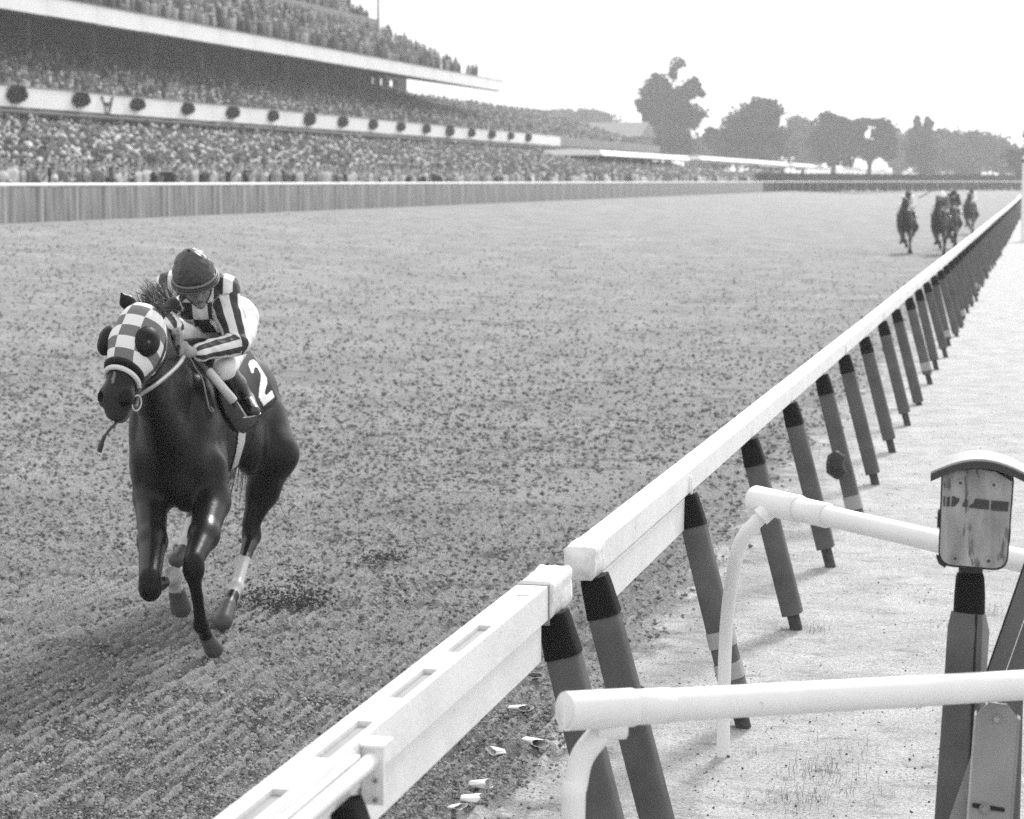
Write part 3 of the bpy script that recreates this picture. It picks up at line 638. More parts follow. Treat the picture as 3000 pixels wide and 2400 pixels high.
T(3030, 330, 'dark tree cut off by the right edge of the photo', [(3040, 420, 52, 70, .5), (3000, 475, 60, 40, .4)], 2600, seed=8, leaf=.45)
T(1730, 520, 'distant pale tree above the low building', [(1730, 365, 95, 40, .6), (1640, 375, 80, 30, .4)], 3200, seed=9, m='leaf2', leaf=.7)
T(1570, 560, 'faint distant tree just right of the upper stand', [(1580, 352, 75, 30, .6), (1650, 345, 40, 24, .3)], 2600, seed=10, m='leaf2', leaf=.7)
T(1830, 480, 'dark bushy tree at the foot of the tallest tree', [(1820, 420, 60, 50, .6), (1850, 460, 70, 40, .4)], 2600, seed=11, leaf=.6)
T(2070, 470, 'low bushy tree between the tallest and the round tree', [(2075, 455, 75, 45, 1)], 2400, seed=12, leaf=.6)
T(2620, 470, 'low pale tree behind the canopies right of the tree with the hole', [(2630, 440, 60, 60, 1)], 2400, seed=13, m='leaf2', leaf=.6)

# ------------------------------------------------------------------ white distance pole at the right edge
q = G(3014, 706); mb = MB(); mb.tube([(0, 0, -.1), (0, 0, 3.45)], .36, 20); tz = empty('distance_pole', tuple(q), 'thick white striped-top pole on the infield at the right edge', 'pole')
tz['label'] = 'thick white pole standing on the infield at the right edge'
mb.build('shaft', M['fencew'], tz); mb = MB(); mb.tube([(0, 0, 3.46), (0, 0, 3.58)], .38, 20); mb.build('dark_ring', M['lide'], tz); mb = MB(); mb.tube([(0, 0, 3.58), (0, 0, 3.74), (0, 0, 3.85)], [.36, .34, .1], 20); mb.build('cap', M['fencew'], tz)
# ------------------------------------------------------------------ signed-distance modelling for bodies
class SDF:
    def __init__(s): s.p = []
    def cap(s, a, b, ra, rb=None, k=.03, flat=None, tag=0):       # tapered capsule; flat=(normal, factor)
        s.p.append(('c', np.array(a, float), np.array(b, float), ra, ra if rb is None else rb, k, flat, tag)); return s
    def chain(s, pts, rs, k=.03, flat=None, tag=0):
        for i in range(len(pts)-1): s.cap(pts[i], pts[i+1], rs[i], rs[i+1], k, flat, tag)
        return s
    def ell(s, c, r, ax=None, k=.04, tag=0):
        s.p.append(('e', np.array(c, float), np.eye(3) if ax is None else np.array(ax, float), np.array(r, float), None, k, None, tag)); return s
    def one(s, q, P):
        if q[0] == 'c':
            a, b, ra, rb = q[1:5]; ab = b-a; t = np.clip(((P-a)@ab)/(ab@ab+1e-12), 0, 1)
            w = P-a-t[..., None]*ab
            if q[6] is not None:
                n, f = q[6]; n = np.asarray(n, float); n = n/np.linalg.norm(n); wn = w@n; l = np.sqrt(np.maximum((w*w).sum(-1)-wn**2+(wn/f)**2, 0))
            else: l = np.linalg.norm(w, axis=-1)
            return l-(ra+(rb-ra)*t)
        w = (P-q[1])@q[2].T; k0 = np.linalg.norm(w/q[3], axis=-1); k1 = np.linalg.norm(w/q[3]**2, axis=-1)
        return k0*(k0-1)/np.maximum(k1, 1e-6)
    def bounds(s, q):
        if q[0] == 'c': r = max(q[3], q[4]); return np.minimum(q[1], q[2])-r, np.maximum(q[1], q[2])+r
        r = q[3].max(); return q[1]-r, q[1]+r
    def grid(s, h, pad=.03, extra=None, sub=None):
        prims = s.p if sub is None else [q for q in s.p if q[7] in sub]
        lo = np.min([s.bounds(q)[0] for q in prims], 0)-pad; hi = np.max([s.bounds(q)[1] for q in prims], 0)+pad
        n = np.ceil((hi-lo)/h).astype(int)+1; D = np.full(n, .3, np.float32)
        ax = [lo[i]+h*np.arange(n[i]) for i in range(3)]
        for q in prims:
            b0, b1 = s.bounds(q); k = q[5]; m = k+.035+pad
            i0 = np.clip(((b0-m-lo)/h).astype(int), 0, n-1); i1 = np.clip(((b1+m-lo)/h).astype(int)+2, 0, n)
            g = np.stack(np.meshgrid(*[ax[i][i0[i]:i1[i]] for i in range(3)], indexing='ij'), -1)
            d = s.one(q, g); sl = tuple(slice(i0[i], i1[i]) for i in range(3)); c = D[sl]
            hh = np.clip(.5+.5*(c-d)/k, 0, 1); D[sl] = c*(1-hh)+d*hh-k*hh*(1-hh)
        return D, lo, ax
    def eval(s, P, sub=None):
        D = np.full(P.shape[:-1], .3)
        for q in s.p:
            if sub is not None and q[7] not in sub: continue
            d = s.one(q, P); k = q[5]; hh = np.clip(.5+.5*(D-d)/k, 0, 1); D = D*(1-hh)+d*hh-k*hh*(1-hh)
        return D
    def nearest(s, P, sub=None):
        best = np.full(len(P), 9.); idx = np.full(len(P), -1)
        for i, q in enumerate(s.p):
            if sub is not None and q[7] not in sub: continue
            d = s.one(q, P); w = d < best; best[w] = d[w]; idx[w] = i
        return idx
def nets(D, lo, h):
    """surface nets: zero level of D -> quads"""
    s = D < 0; nx, ny, nz = D.shape; c = s[:-1, :-1, :-1].astype(np.int8).copy()
    for dx in (0, 1):
        for dy in (0, 1):
            for dz in (0, 1):
                if dx+dy+dz: c += s[dx:nx-1+dx, dy:ny-1+dy, dz:nz-1+dz]
    act = (c > 0) & (c < 8); I = np.argwhere(act); idx = np.full(act.shape, -1, np.int64); idx[act] = np.arange(len(I))
    acc = np.zeros((len(I), 3)); cnt = np.zeros(len(I)); C = [(a, b, d) for a in (0, 1) for b in (0, 1) for d in (0, 1)]
    val = {o: D[I[:, 0]+o[0], I[:, 1]+o[1], I[:, 2]+o[2]] for o in C}
    for a in range(8):
        for b in range(a+1, 8):
            oa, ob = C[a], C[b]
            if sum(abs(x-y) for x, y in zip(oa, ob)) != 1: continue
            va, vb = val[oa], val[ob]; w = (va < 0) != (vb < 0); t = np.where(w, va/np.where(w, va-vb, 1), 0)
            p = np.array(oa)+t[:, None]*(np.array(ob)-np.array(oa)); acc[w] += p[w]; cnt[w] += 1
    V = lo+h*(I+acc/cnt[:, None]); Q_ = []
    for ax_ in range(3):
        u, v = [(1, 2), (2, 0), (0, 1)][ax_]
        sl0 = [slice(None)]*3; sl1 = [slice(None)]*3; sl0[ax_] = slice(0, -1); sl1[ax_] = slice(1, None)
        a, b = s[tuple(sl0)], s[tuple(sl1)]; E = np.argwhere(a != b)
        lim = np.array(idx.shape); ok = (E[:, u] > 0) & (E[:, v] > 0) & (E[:, u] < lim[u]) & (E[:, v] < lim[v]) & (E[:, ax_] < lim[ax_]); E = E[ok]
        fl = a[tuple(E.T)]
        def g(du, dv):
            e = E.copy(); e[:, u] += du; e[:, v] += dv; return idx[tuple(e.T)]
        q = np.stack([g(-1, -1), g(0, -1), g(0, 0), g(-1, 0)], -1); q[~fl] = q[~fl][:, ::-1]; Q_.append(q)
    Q_ = np.vstack(Q_); return V, Q_[(Q_ >= 0).all(1)]
def relax(V, Fq, it=2, lam=.5):
    for _ in range(it):
        A = np.zeros_like(V); n = np.zeros(len(V))
        for a, b in ((0, 1), (1, 2), (2, 3), (3, 0)):
            for c, d in ((a, b), (b, a)):
                for j in range(3): A[:, j] += np.bincount(Fq[:, c], V[Fq[:, d], j], len(V))
                n += np.bincount(Fq[:, c], minlength=len(V))
        V = V+lam*(A/np.maximum(n, 1)[:, None]-V)
    return V
def sd_poly(X, Y, poly):      # signed distance to polygon (negative inside), same units as the input
    P = np.array(poly, float); d = np.full(X.shape, 1e9); ins = np.zeros(X.shape, bool); n = len(P)
    for i in range(n):
        a, b = P[i], P[(i+1) % n]; e = b-a; t = np.clip(((X-a[0])*e[0]+(Y-a[1])*e[1])/(e@e), 0, 1)
        d = np.minimum(d, np.hypot(X-a[0]-t*e[0], Y-a[1]-t*e[1]))
        c = ((a[1] > Y) != (b[1] > Y)) & (X < (b[0]-a[0])*(Y-a[1])/(b[1]-a[1]+1e-12)+a[0]); ins ^= c
    return np.where(ins, -d, d)

# ------------------------------------------------------------------ spectators
def spectator_sdf(v):
    s = SDF(); r = random.Random(v)
    s.cap((0, 0, 1.0), (0, .02, 1.38), .15, .17, .05, ((0, 1, 0), .7)); s.cap((0, 0, 1.42), (0, 0, 1.52), .06, .05, .03)
    s.ell((0, 0, 1.63), (.085, .1, .12), k=.02)
    for e in (-1, 1):
        s.chain([(e*.1, 0, .95), (e*.11, .03, .5), (e*.11, 0, .06)], [.10, .07, .05], .05); s.cap((e*.11, 0, .05), (e*.12, .13, .04), .045, .035, .02)
        if v == 1 and e == 1: a = [(.19, 0, 1.38), (.30, .1, 1.45), (.26, .12, 1.75)]
        elif v == 2: a = [(e*.19, 0, 1.38), (e*.27, .12, 1.15), (e*.08, .28, 1.25)]
        elif v == 3: a = [(e*.19, 0, 1.38), (e*.30, .12, 1.50), (e*.10, .16, 1.64)]
        else: a = [(e*.19, 0, 1.38), (e*.25, 0, 1.1), (e*.24, .1, .88)]
        s.chain(a, [.06, .045, .035], .04)
    return s
shirts = [mat('pale_shirt', .62, .8, .15, var=.1), mat('light_grey_jacket', .36, .8, .15, var=.1), mat('grey_jacket', .18, .8, .15, var=.15), mat('dark_jacket', .04, .8, .15, var=.2)]
skin_m = mat('skin', .34, .6, .25); hair_m = mat('hair', .05, .8, .2); trou_m = mat('trousers', .07, .85, .1, var=.3)
smesh = {}
for v in range(4):
    s = spectator_sdf(v); D, lo, ax = s.grid(.035); V, Fq = nets(D, lo, .035); cz = V[Fq].mean(1); 
    mi = np.where(cz[:, 2] < .98, 2, np.where(cz[:, 2] > 1.49, 1, 0)); mi = np.where((cz[:, 2] > 1.66) & (cz[:, 1] < .05), 3, mi); mi = np.where((np.hypot(cz[:, 0], cz[:, 1]) > .24) & (cz[:, 2] > 1.0), 1, mi)
    for j, sm in enumerate(shirts): smesh[v, j] = npmesh('person', V, Fq, [sm, skin_m, trou_m, hair_m], True, mi=mi)
words = ['pale shirt', 'light jacket', 'grey jacket', 'dark jacket']; acts = ['standing', 'with one arm raised', 'with hands clasped', 'raising binoculars']
R2 = np.random.default_rng(21)
ny = 0
fr = []
yy = 47.0
while len(fr) < 296:
    for row in range(3):
        fr.append((XF-1.75-row*.75+R2.uniform(-.15, .15), yy+R2.uniform(-.2, .2)+row*.2))
    yy += .60+.0016*yy
fr = fr[:296]; YFR = yy
for x, yy in fr:
    v = int(R2.choice(4, p=[.5, .12, .2, .18])); j = int(R2.choice(4, p=[.33, .22, .22, .23])); z = 1.45+max(0, (-x-30.6))*.16
    o = link('person', smesh[v, j], None, loc=(x, yy, z), label=f'spectator in {words[j]} {acts[v]}, front rows behind the outer rail', cat='person', group=f'front-row spectators in {words[j]}s, {acts[v]}')
    o.rotation_euler[2] = -math.pi/2+R2.uniform(-.8, .8); k = R2.uniform(.92, 1.07); o.scale = (k, k, k)
# the rest of the crowd: one mass of simple figures
ring = np.array([[math.cos(a), math.sin(a)] for a in np.arange(6)*math.pi/3])
tv = np.vstack([np.c_[ring*[.17, .11], np.full(6, .0)], np.c_[ring*[.19, .12], np.full(6, .85)], np.c_[ring*[.24, .13], np.full(6, 1.32)], np.c_[ring*[.10, .08], np.full(6, 1.47)]])
tf = [(i*6+k, i*6+(k+1)%6, (i+1)*6+(k+1)%6) for i in range(3) for k in range(6)]+[(i*6+k, (i+1)*6+(k+1)%6, (i+1)*6+k) for i in range(3) for k in range(6)]
hv = np.vstack([[[0, 0, 1.47]], np.c_[ring*.10, np.full(6, 1.58)], np.c_[ring*.09, np.full(6, 1.68)], [[0, 0, 1.76]]])
hf = [(0, 1+(k+1)%6, 1+k) for k in range(6)]+[(1+k, 1+(k+1)%6, 7+(k+1)%6) for k in range(6)]+[(1+k, 7+(k+1)%6, 7+k) for k in range(6)]+[(7+k, 7+(k+1)%6, 13) for k in range(6)]
tmpl = np.vstack([tv, hv]); tfac = np.array(tf+[tuple(i+24 for i in q) for q in hf])
lit = np.r_[np.zeros(24), np.ones(8), np.full(6, 2.)]
def crowd_pts(x0, z0, x1, z1, ya, yb, row, seat, keep, endslope=0.0):
    n = int(abs(x1-x0)/row); P = []
    for i in range(n):
        x = x0+(x1-x0)*(i+.5)/n; z = z0+(z1-z0)*(i+.5)/n; ye = yb-endslope*i*row
        ys_ = np.arange(ya, ye, seat); ys_ = ys_[R2.random(len(ys_)) < keep]
        P.append(np.c_[np.full(len(ys_), x)+R2.uniform(-.2, .2, len(ys_)), ys_+R2.uniform(-.2, .2, len(ys_)), np.full(len(ys_), z)+R2.uniform(-.08, .12, len(ys_))])
    return np.vstack(P)
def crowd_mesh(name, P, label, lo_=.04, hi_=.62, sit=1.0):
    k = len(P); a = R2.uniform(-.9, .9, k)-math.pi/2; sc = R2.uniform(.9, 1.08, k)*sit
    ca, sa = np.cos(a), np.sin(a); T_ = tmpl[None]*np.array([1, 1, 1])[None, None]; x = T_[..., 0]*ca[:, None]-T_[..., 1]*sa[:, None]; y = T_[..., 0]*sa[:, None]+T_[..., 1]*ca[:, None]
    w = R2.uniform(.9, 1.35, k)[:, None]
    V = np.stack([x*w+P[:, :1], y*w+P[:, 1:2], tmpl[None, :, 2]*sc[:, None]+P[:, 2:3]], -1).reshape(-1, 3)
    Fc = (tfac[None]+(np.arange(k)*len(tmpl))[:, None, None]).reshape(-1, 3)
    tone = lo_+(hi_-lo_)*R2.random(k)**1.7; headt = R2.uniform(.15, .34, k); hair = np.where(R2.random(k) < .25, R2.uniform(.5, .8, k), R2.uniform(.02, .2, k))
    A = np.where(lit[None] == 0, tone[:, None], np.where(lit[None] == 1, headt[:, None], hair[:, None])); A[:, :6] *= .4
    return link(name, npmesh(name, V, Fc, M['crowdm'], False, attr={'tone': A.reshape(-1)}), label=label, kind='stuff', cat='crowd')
M['crowdm'] = mat('crowd_clothing', .3, .85, .1, attr='tone')
P = [crowd_pts(-33.0, 1.75, -47.3, 4.1, 47, 232, .78, .62, .93), crowd_pts(-30.6, 1.45, -33.0, 1.75, YFR, 234, .78, .62, .95)]
P.append(crowd_pts(-30.8, 1.5, -38, 2.2, 234, 300, 1.0, .9, .8)); 
P = np.vstack(P)
# only people whose place the photograph takes in
def inview(P, m=160):
    d = P+np.array([0, 0, 1.3])-CAM; z = d@_fw; x = 1500+F*(d@_rt)/z; return (x > -m) & (x < 3100)
# hedge-side people follow the rail as it bends
Pt = []
for k in range(0, 34):
    a = np.array(turn[k]); b = np.array(turn[k+1]); dr = (b-a)/np.linalg.norm(b-a); nn = np.array([-dr[1], dr[0]])
    for rr_ in range(4 if k > 8 else 9):
        if R2.random() < .9-k*.018:
            for q in range(4): t = R2.random(); c = a+(b-a)*t+nn*(3.6+rr_*.9); Pt.append((c[0], c[1], 1.45+rr_*.1))
P = np.vstack([P, np.array(Pt)]); P = P[inview(P)]
crowd_mesh('crowd', P, 'dense crowd filling the apron between the outer rail and the lower balcony band', hi_=.95)
P = crowd_pts(-47.2, 5.95, -60.5, 10.05, 60, 260, .85, .66, .88); P = P[inview(P)]
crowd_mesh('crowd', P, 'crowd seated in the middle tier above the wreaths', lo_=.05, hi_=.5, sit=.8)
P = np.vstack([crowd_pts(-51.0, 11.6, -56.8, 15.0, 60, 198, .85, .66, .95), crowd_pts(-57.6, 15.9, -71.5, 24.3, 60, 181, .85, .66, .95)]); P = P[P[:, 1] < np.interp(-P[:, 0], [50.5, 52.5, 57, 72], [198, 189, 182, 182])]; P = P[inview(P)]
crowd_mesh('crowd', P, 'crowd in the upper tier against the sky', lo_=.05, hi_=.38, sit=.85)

# ------------------------------------------------------------------ litter on the ground by the rail: crushed paper cups
def cup(loc, label, seed, s=1.0, rz=0, tilt=1.2):
    r = np.random.default_rng(seed); n = 22; V = []; Fc = []; rows = 6
    for j in range(rows):
        t = j/(rows-1); R_ = (.028+.016*t)*s
        for k in range(n):
            a = 2*math.pi*k/n; c = R_*(1+.18*math.sin(2*a+seed)+.08*math.sin(5*a+seed*2+t*3)); V.append((c*math.cos(a), c*math.sin(a)*.42, .09*s*t+.006*math.sin(3*a+seed)*t))
    Fc = [(j*n+k, j*n+(k+1)%n, (j+1)*n+(k+1)%n, (j+1)*n+k) for j in range(rows-1) for k in range(n)]
    mb = MB(); mb.add(V, Fc, 0, True); me = mb.mesh('paper_cup', M['cup'])
    o = link('paper_cup', me, None, loc=loc, label=label, cat='paper cup', group='crushed paper cups under the near rail'); o.rotation_euler = (tilt, .1, rz)
    md = o.modifiers.new('thickness', 'SOLIDIFY'); md.thickness = .0012
    b = MB(); b.add([V[k] for k in range(n)], [tuple(range(n-1, -1, -1))]); b.build('cup_base', M['cup'], o)
for i, (px, py, lab, s, rz) in enumerate([(1565, 1990, 'pale crumpled cup lying farthest back against the lower rail board', 1.2, .3), (1500, 2085, 'crushed white cup lying alone below the joint in the rail', 1.35, 1.1), (1545, 2180, 'crushed white cup nearest the leaning posts, the widest of the litter', 1.5, .9),
        (1474, 2215, 'small torn white cup with its dark mouth towards the viewer', 1.1, -.6), (1380, 2310, 'crumpled white cup half buried in dark dirt near the bottom edge', 1.3, 1.3), (1352, 2352, 'flattened pale cup just below the half buried one', 1.2, 1.6), (1322, 2378, 'thin torn scrap of white cup at the bottom edge', .9, 1.0)]):
    p = G(px, py, 0); cup((p[0], p[1], .022), lab, i+1, s*.78, rz, 1.35+.1*(i % 3))
# ------------------------------------------------------------------ loose clods, tufts
def clods(name, C, S_, label, m='clod'):
    ico = np.array([(0, 0, 1), (.89, 0, .45), (.28, .85, .45), (-.72, .53, .45), (-.72, -.53, .45), (.28, -.85, .45), (.72, .53, -.45), (-.28, .85, -.45), (-.89, 0, -.45), (-.28, -.85, -.45), (.72, -.53, -.45), (0, 0, -1)])
    fi = np.array([(0,1,2),(0,2,3),(0,3,4),(0,4,5),(0,5,1),(1,6,2),(2,7,3),(3,8,4),(4,9,5),(5,10,1),(6,7,2),(7,8,3),(8,9,4),(9,10,5),(10,6,1),(11,7,6),(11,8,7),(11,9,8),(11,10,9),(11,6,10)])
    k = len(C); V = ico[None]*S_[:, None, None]*R2.uniform(.6, 1.25, (k, 12, 1)); V[..., 2] *= .75; V = V+C[:, None]
    Fc = (fi[None]+(np.arange(k)*12)[:, None, None]).reshape(-1, 3)
    return link(name, npmesh(name, V.reshape(-1, 3), Fc, M[m]), label=label, cat='dirt', kind='stuff')
M['dirtc'] = mat('loose_dirt', .2, .95, .0, attr='tone')
k = 150000; cy = 4.7*np.exp(R2.random(k)**1.22*math.log(85/4.7)); cx = -2.0-R2.random(k)*np.minimum(.57*cy-1.2, 26)
rowx = np.round(cx/.095)*.095+.024+R2.normal(size=k)*.017-.012*np.sin(cy*1.3); inr = R2.random(k) < .7*np.clip(.8+fbm(cx*1.0, cy*.8)*2, .1, 1); cx = np.where(inr & (cy < 18), rowx, cx)
kx = 42000; ex = 4.7+5.5*R2.random(kx); cy = np.r_[cy, ex]; e_x = -2.0-R2.random(kx)*(.56*ex-1.3); e_x = np.where(R2.random(kx) < .75, np.round(e_x/.095)*.095+.024+R2.normal(size=kx)*.016-.012*np.sin(ex*1.3), e_x); cx = np.r_[cx, e_x]; k += kx
keep = (cx < -2.2+.5*fbm(cx*3, cy*3)*1.2) | (R2.random(k) < .12); keep &= R2.random(len(cx)) < np.interp(cy, [0, 20, 45, 85], [1, 1, .6, .15])*np.clip(1.05+2.2*fbm(cx*.5, cy*.35, 3), .25, 1); cx, cy = cx[keep], cy[keep]; k = len(cx)
octv = np.array([(1, 0, 0), (0, 1, 0), (-1, 0, 0), (0, -1, 0), (0, 0, 1), (0, 0, -.6)]); octf = np.array([(0, 1, 4), (1, 2, 4), (2, 3, 4), (3, 0, 4), (1, 0, 5), (2, 1, 5), (3, 2, 5), (0, 3, 5)])
sz = (.0035+.0135*R2.random(k)**3.2)*np.clip(cy/10, .85, 2.1); an = R2.uniform(0, 6.28, k); V = octv[None]*sz[:, None, None]*R2.uniform(.6, 1.35, (k, 6, 1)); ca, sa = np.cos(an)[:, None], np.sin(an)[:, None]
zz = R2.uniform(.000, .020, k)+zbase(cx, cy)*(cy > 0)
V = np.stack([V[..., 0]*ca-V[..., 1]*sa+cx[:, None], V[..., 0]*sa+V[..., 1]*ca+cy[:, None], V[..., 2]*.9+zz[:, None]], -1).reshape(-1, 3); Fc = (octf[None]+(np.arange(k)*6)[:, None, None]).reshape(-1, 3)
link('dirt', npmesh('dirt', V, Fc, M['dirtc'], False, attr={'tone': np.repeat(.12+.24*R2.random(k)**1.1, 6)}), label='loose crumbs of harrowed dirt lying in rows along the track', cat='dirt', kind='stuff')
M['spray'] = mat('flying_dirt', .085, .95, .05, var=.5, vscale=20)
k = 5000; cy = 5.6*np.exp(R2.random(k)*math.log(30/5.6)); cx = R2.uniform(-2.1, -.2, k); clods('dirt', np.c_[cx, cy, np.full(k, .001)], .0018+.006*R2.random(k)**4, 'dark crumbs of dirt on the pale sand')
# dirt thrown up behind the hooves
c0 = G(790, 1785, 0); k = 1500; th = R2.uniform(-.3, math.pi*.85, k); rr = .10+.30*R2.random(k)**.8; Cc = c0+np.c_[_rt[0]*rr*np.cos(th)+R2.normal(size=k)*.03, R2.normal(size=k)*.10+_rt[1]*rr*np.cos(th), np.abs(R2.normal(size=k))*.05+.42*np.maximum(0, np.sin(th))*rr*(R2.random(k)**2.2)]
q2 = Q(868, 1700, 12.6); k2 = 120; Cc = np.vstack([Cc, q2+R2.normal(size=(k2, 3))*np.array([.03, .1, .06])]); clods('dirt', Cc, .0025+.009*R2.random(len(Cc))**2.5, 'spray of dirt kicked up behind the leading horse', 'spray')
c0 = G(1120, 1645, 0); k = 420; Cc = c0+R2.normal(size=(k, 3))*np.array([.10, .14, .03]); Cc[:, 2] = np.abs(Cc[:, 2])+.01; clods('dirt', Cc, .003+.009*R2.random(k)**2.5, 'small heap of churned dirt right of the leading horse', 'spray')
def tuft(px, py, n, h, label, spread=.06):
    p = G(px, py, 0); V = []; Fc = []
    for i in range(n):
        b = np.array([R2.normal()*spread, R2.normal()*spread, 0]); a = R2.uniform(0, 6.28); l = h*R2.uniform(.25, .95); lean = R2.uniform(.3, 1.5); d = np.array([math.cos(a), math.sin(a), 0]); s_ = np.cross(d, (0, 0, 1))*.0009
        p1 = b+d*l*lean*.3+np.array([0, 0, l*.6]); p2 = b+d*l*lean+np.array([0, 0, l*(.95-.4*lean)]); k0 = len(V); V += [b-s_, b+s_, p1+s_*.8, p1-s_*.8, p2]; Fc += [(k0, k0+1, k0+2, k0+3), (k0+3, k0+2, k0+4)]
    mb = MB(); mb.add(V, Fc); mb.build('grass_tuft', M['grass'], None, loc=(p[0], p[1], 0), label=label, cat='grass', kind='stuff')
for i, (px, py, n, h, lab, sp) in enumerate([(2395, 1850, 46, .10, 'sparse dry grass tuft right of the fourth rail post', .05), (2270, 1850, 30, .06, 'low tuft at the foot of a rail post', .06), (2400, 2270, 110, .12, 'straggling dry tuft between the railings', .10), (2330, 2350, 110, .09, 'dry tuft near the bottom edge', .09),
        (2500, 2330, 60, .07, 'thin tuft beside the dark scrape in the sand', .12), (2200, 2215, 20, .08, 'few blades beside the pipe leg', .05), (2893, 1800, 24, .12, 'thin blades behind the signal post', .05), (2470, 2200, 40, .08, 'scattered blades on the sand left of the signal post', .12)]): tuft(px, py, n, h, lab, sp)

# ------------------------------------------------------------------ haze
hz = bpy.data.materials.new('haze_air'); hz.use_nodes = True; t = hz.node_tree; t.nodes.clear(); out = t.nodes.new('ShaderNodeOutputMaterial'); pv = t.nodes.new('ShaderNodeVolumePrincipled')
pv.inputs['Density'].default_value = .0006; pv.inputs['Color'].default_value = g3(.98); pv.inputs['Anisotropy'].default_value = .3; t.links.new(pv.outputs[0], out.inputs['Volume'])
mb = MB(); mb.box(-1600, 1600, -310, 3100, -1.2, 62); mb.build('haze', hz, None, label='pale summer haze over the course', cat='haze', kind='stuff')
# ------------------------------------------------------------------ the leading horse
HO = np.array([-4.80, 11.50, 0.]); hf_ = np.array([.1, -.995, 0]); hf_ /= np.linalg.norm(hf_); hl = np.array([-hf_[1], hf_[0], 0]); UZ = np.array([0, 0, 1.])
def L(a, b, z): return HO+hf_*a+hl*b+UZ*z
AX = [hf_, hl, UZ]
def nrm(v): return v/np.linalg.norm(v)
HP, HM = Q(426, 928, 11.03), Q(338, 1190, 10.80); HLEN = np.linalg.norm(HM-HP); hh_ = nrm(HM-HP)
vh = nrm(np.array([_fw[0], _fw[1], 0])); hn = -vh*math.cos(math.radians(22))-_rt*math.sin(math.radians(22)); hn = nrm(hn-hh_*(hn@hh_)); hu = np.cross(hn, hh_); hu = hu if hu@_rt > 0 else -hu
def Hp(t, u=0, w=0): return HP+hh_*(t*HLEN)+hu*u+hn*w
HAX = [hh_, hu, hn]
B = SDF()
# trunk (0)
B.ell(L(-.12, 0, 1.27), (.62, .27, .36), AX, .06, 0); B.ell(L(-.28, 0, 1.18), (.55, .27, .31), AX, .06, 0)
B.ell(L(-.62, 0, 1.27), (.42, .25, .29), AX, .08, 0); B.ell(L(-.90, 0, 1.33), (.40, .25, .27), AX, .08, 0)
for e in (-1, 1):
    B.ell(L(-.98, e*.13, 1.17), (.28, .15, .32), AX, .07, 0); B.ell(L(-1.13, e*.10, 1.05), (.14, .11, .26), AX, .05, 0)
    B.ell(L(-.72, e*.16, 1.22), (.16, .11, .22), AX, .06, 0)
    B.ell(L(.30, e*.145, 1.22), (.22, .105, .34), AX, .05, 0); B.ell(L(.44, e*.13+.02, 1.07), (.13, .095, .15), AX, .04, 0)
    B.ell(L(.18, e*.15+.03, 1.02), (.17, .09, .15), AX, .04, 0)
    B.ell(L(.49, e*.075+.035, .96), (.10, .080, .17), AX, .035, 0)
B.ell(L(.33, 0, 1.14), (.30, .20, .35), AX, .06, 0)
B.cap(L(.18, 0, 1.54), L(-.35, 0, 1.50), .10, .12, .08, None, 0)
# neck (1)
B.chain([Hp(.10, 0, -.07), L(.98, .08, 1.76), L(.66, .03, 1.56), L(.32, 0, 1.36)], [.115, .165, .215, .27], .06, (hl, .60), 1)
B.chain([Hp(.30, 0, -.12), L(.85, .06, 1.48), L(.50, .02, 1.22)], [.085, .13, .20], .06, (hl, .72), 1)
B.chain([Hp(.04, 0, -.06), L(.85, .06, 1.84), L(.45, .02, 1.70), L(.10, 0, 1.60)], [.06, .055, .06, .07], .05, None, 1)
# head (2)
B.ell(Hp(.12), (.125, .106, .118), HAX, .04, 2); B.ell(Hp(.33, 0, .012), (.17, .114, .120), HAX, .05, 2)
for e in (-1, 1):
    B.ell(Hp(.30, e*.042, -.075), (.14, .055, .115), HAX, .04, 2)
    B.ell(Hp(.925, e*.066, .022), (.052, .036, .042), HAX, .018, 2); B.ell(Hp(.31, e*.088, .05), (.05, .03, .035), HAX, .02, 2)
B.cap(Hp(.38, 0, .03), Hp(.84, 0, .012), .090, .076, .04, None, 2); B.cap(Hp(.42, 0, -.09), Hp(.88, 0, -.048), .055, .048, .03, None, 2)
B.ell(Hp(.92, 0, -.005), (.085, .080, .070), HAX, .03, 2); B.ell(Hp(1.03, 0, -.025), (.055, .066, .044), HAX, .015, 2); B.ell(Hp(1.0, 0, -.066), (.065, .056, .036), HAX, .012, 2)
# ears (4)
for base, tip in ((Hp(-.05, .074, -.02), Q(526, 862, 11.16)), (Hp(-.05, -.070, -.01), Q(352, 856, 11.02))):
    mid = (base+tip)/2; B.chain([base, mid+(mid-HP)*.10, tip], [.034, .040, .007], .02, (hn, .5), 4)
# legs (3); hooves (5)
def leg(pts, rs, k=.03, tg=3): B.chain(pts, rs, k, None, tg)
LFk, LFf = Q(567, 1668, 11.45), Q(589, 1832, 11.62)
leg([L(.34, .20, 1.02), L(.42, .245, .84), (L(.42, .245, .84)*.5+LFk*.5)+hf_*.02+hl*.012, LFk+UZ*.05], [.12, .102, .080, .054], .05); B.ell(LFk, (.062, .056, .075), None, .02, 3)
leg([LFk-UZ*.04, (LFk+LFf)/2, LFf], [.042, .030, .036], .02); B.ell(LFf, (.043, .043, .048), None, .015, 3)
h0, h1 = Q(606, 1868, 11.70), Q(626, 1902, 11.76); leg([LFf, h0], [.036, .035], .02); B.cap(h0, h1, .040, .054, .015, None, 5)
RFk, RFf = Q(440, 1722, 11.35), Q(505, 1688, 11.62)
leg([L(.36, -.12, 1.02), L(.46, -.095, .86), (L(.46, -.095, .86)+RFk)/2+hl*.01, RFk+UZ*.06], [.12, .094, .076, .060], .05); B.ell(RFk, (.064, .066, .078), None, .02, 3)
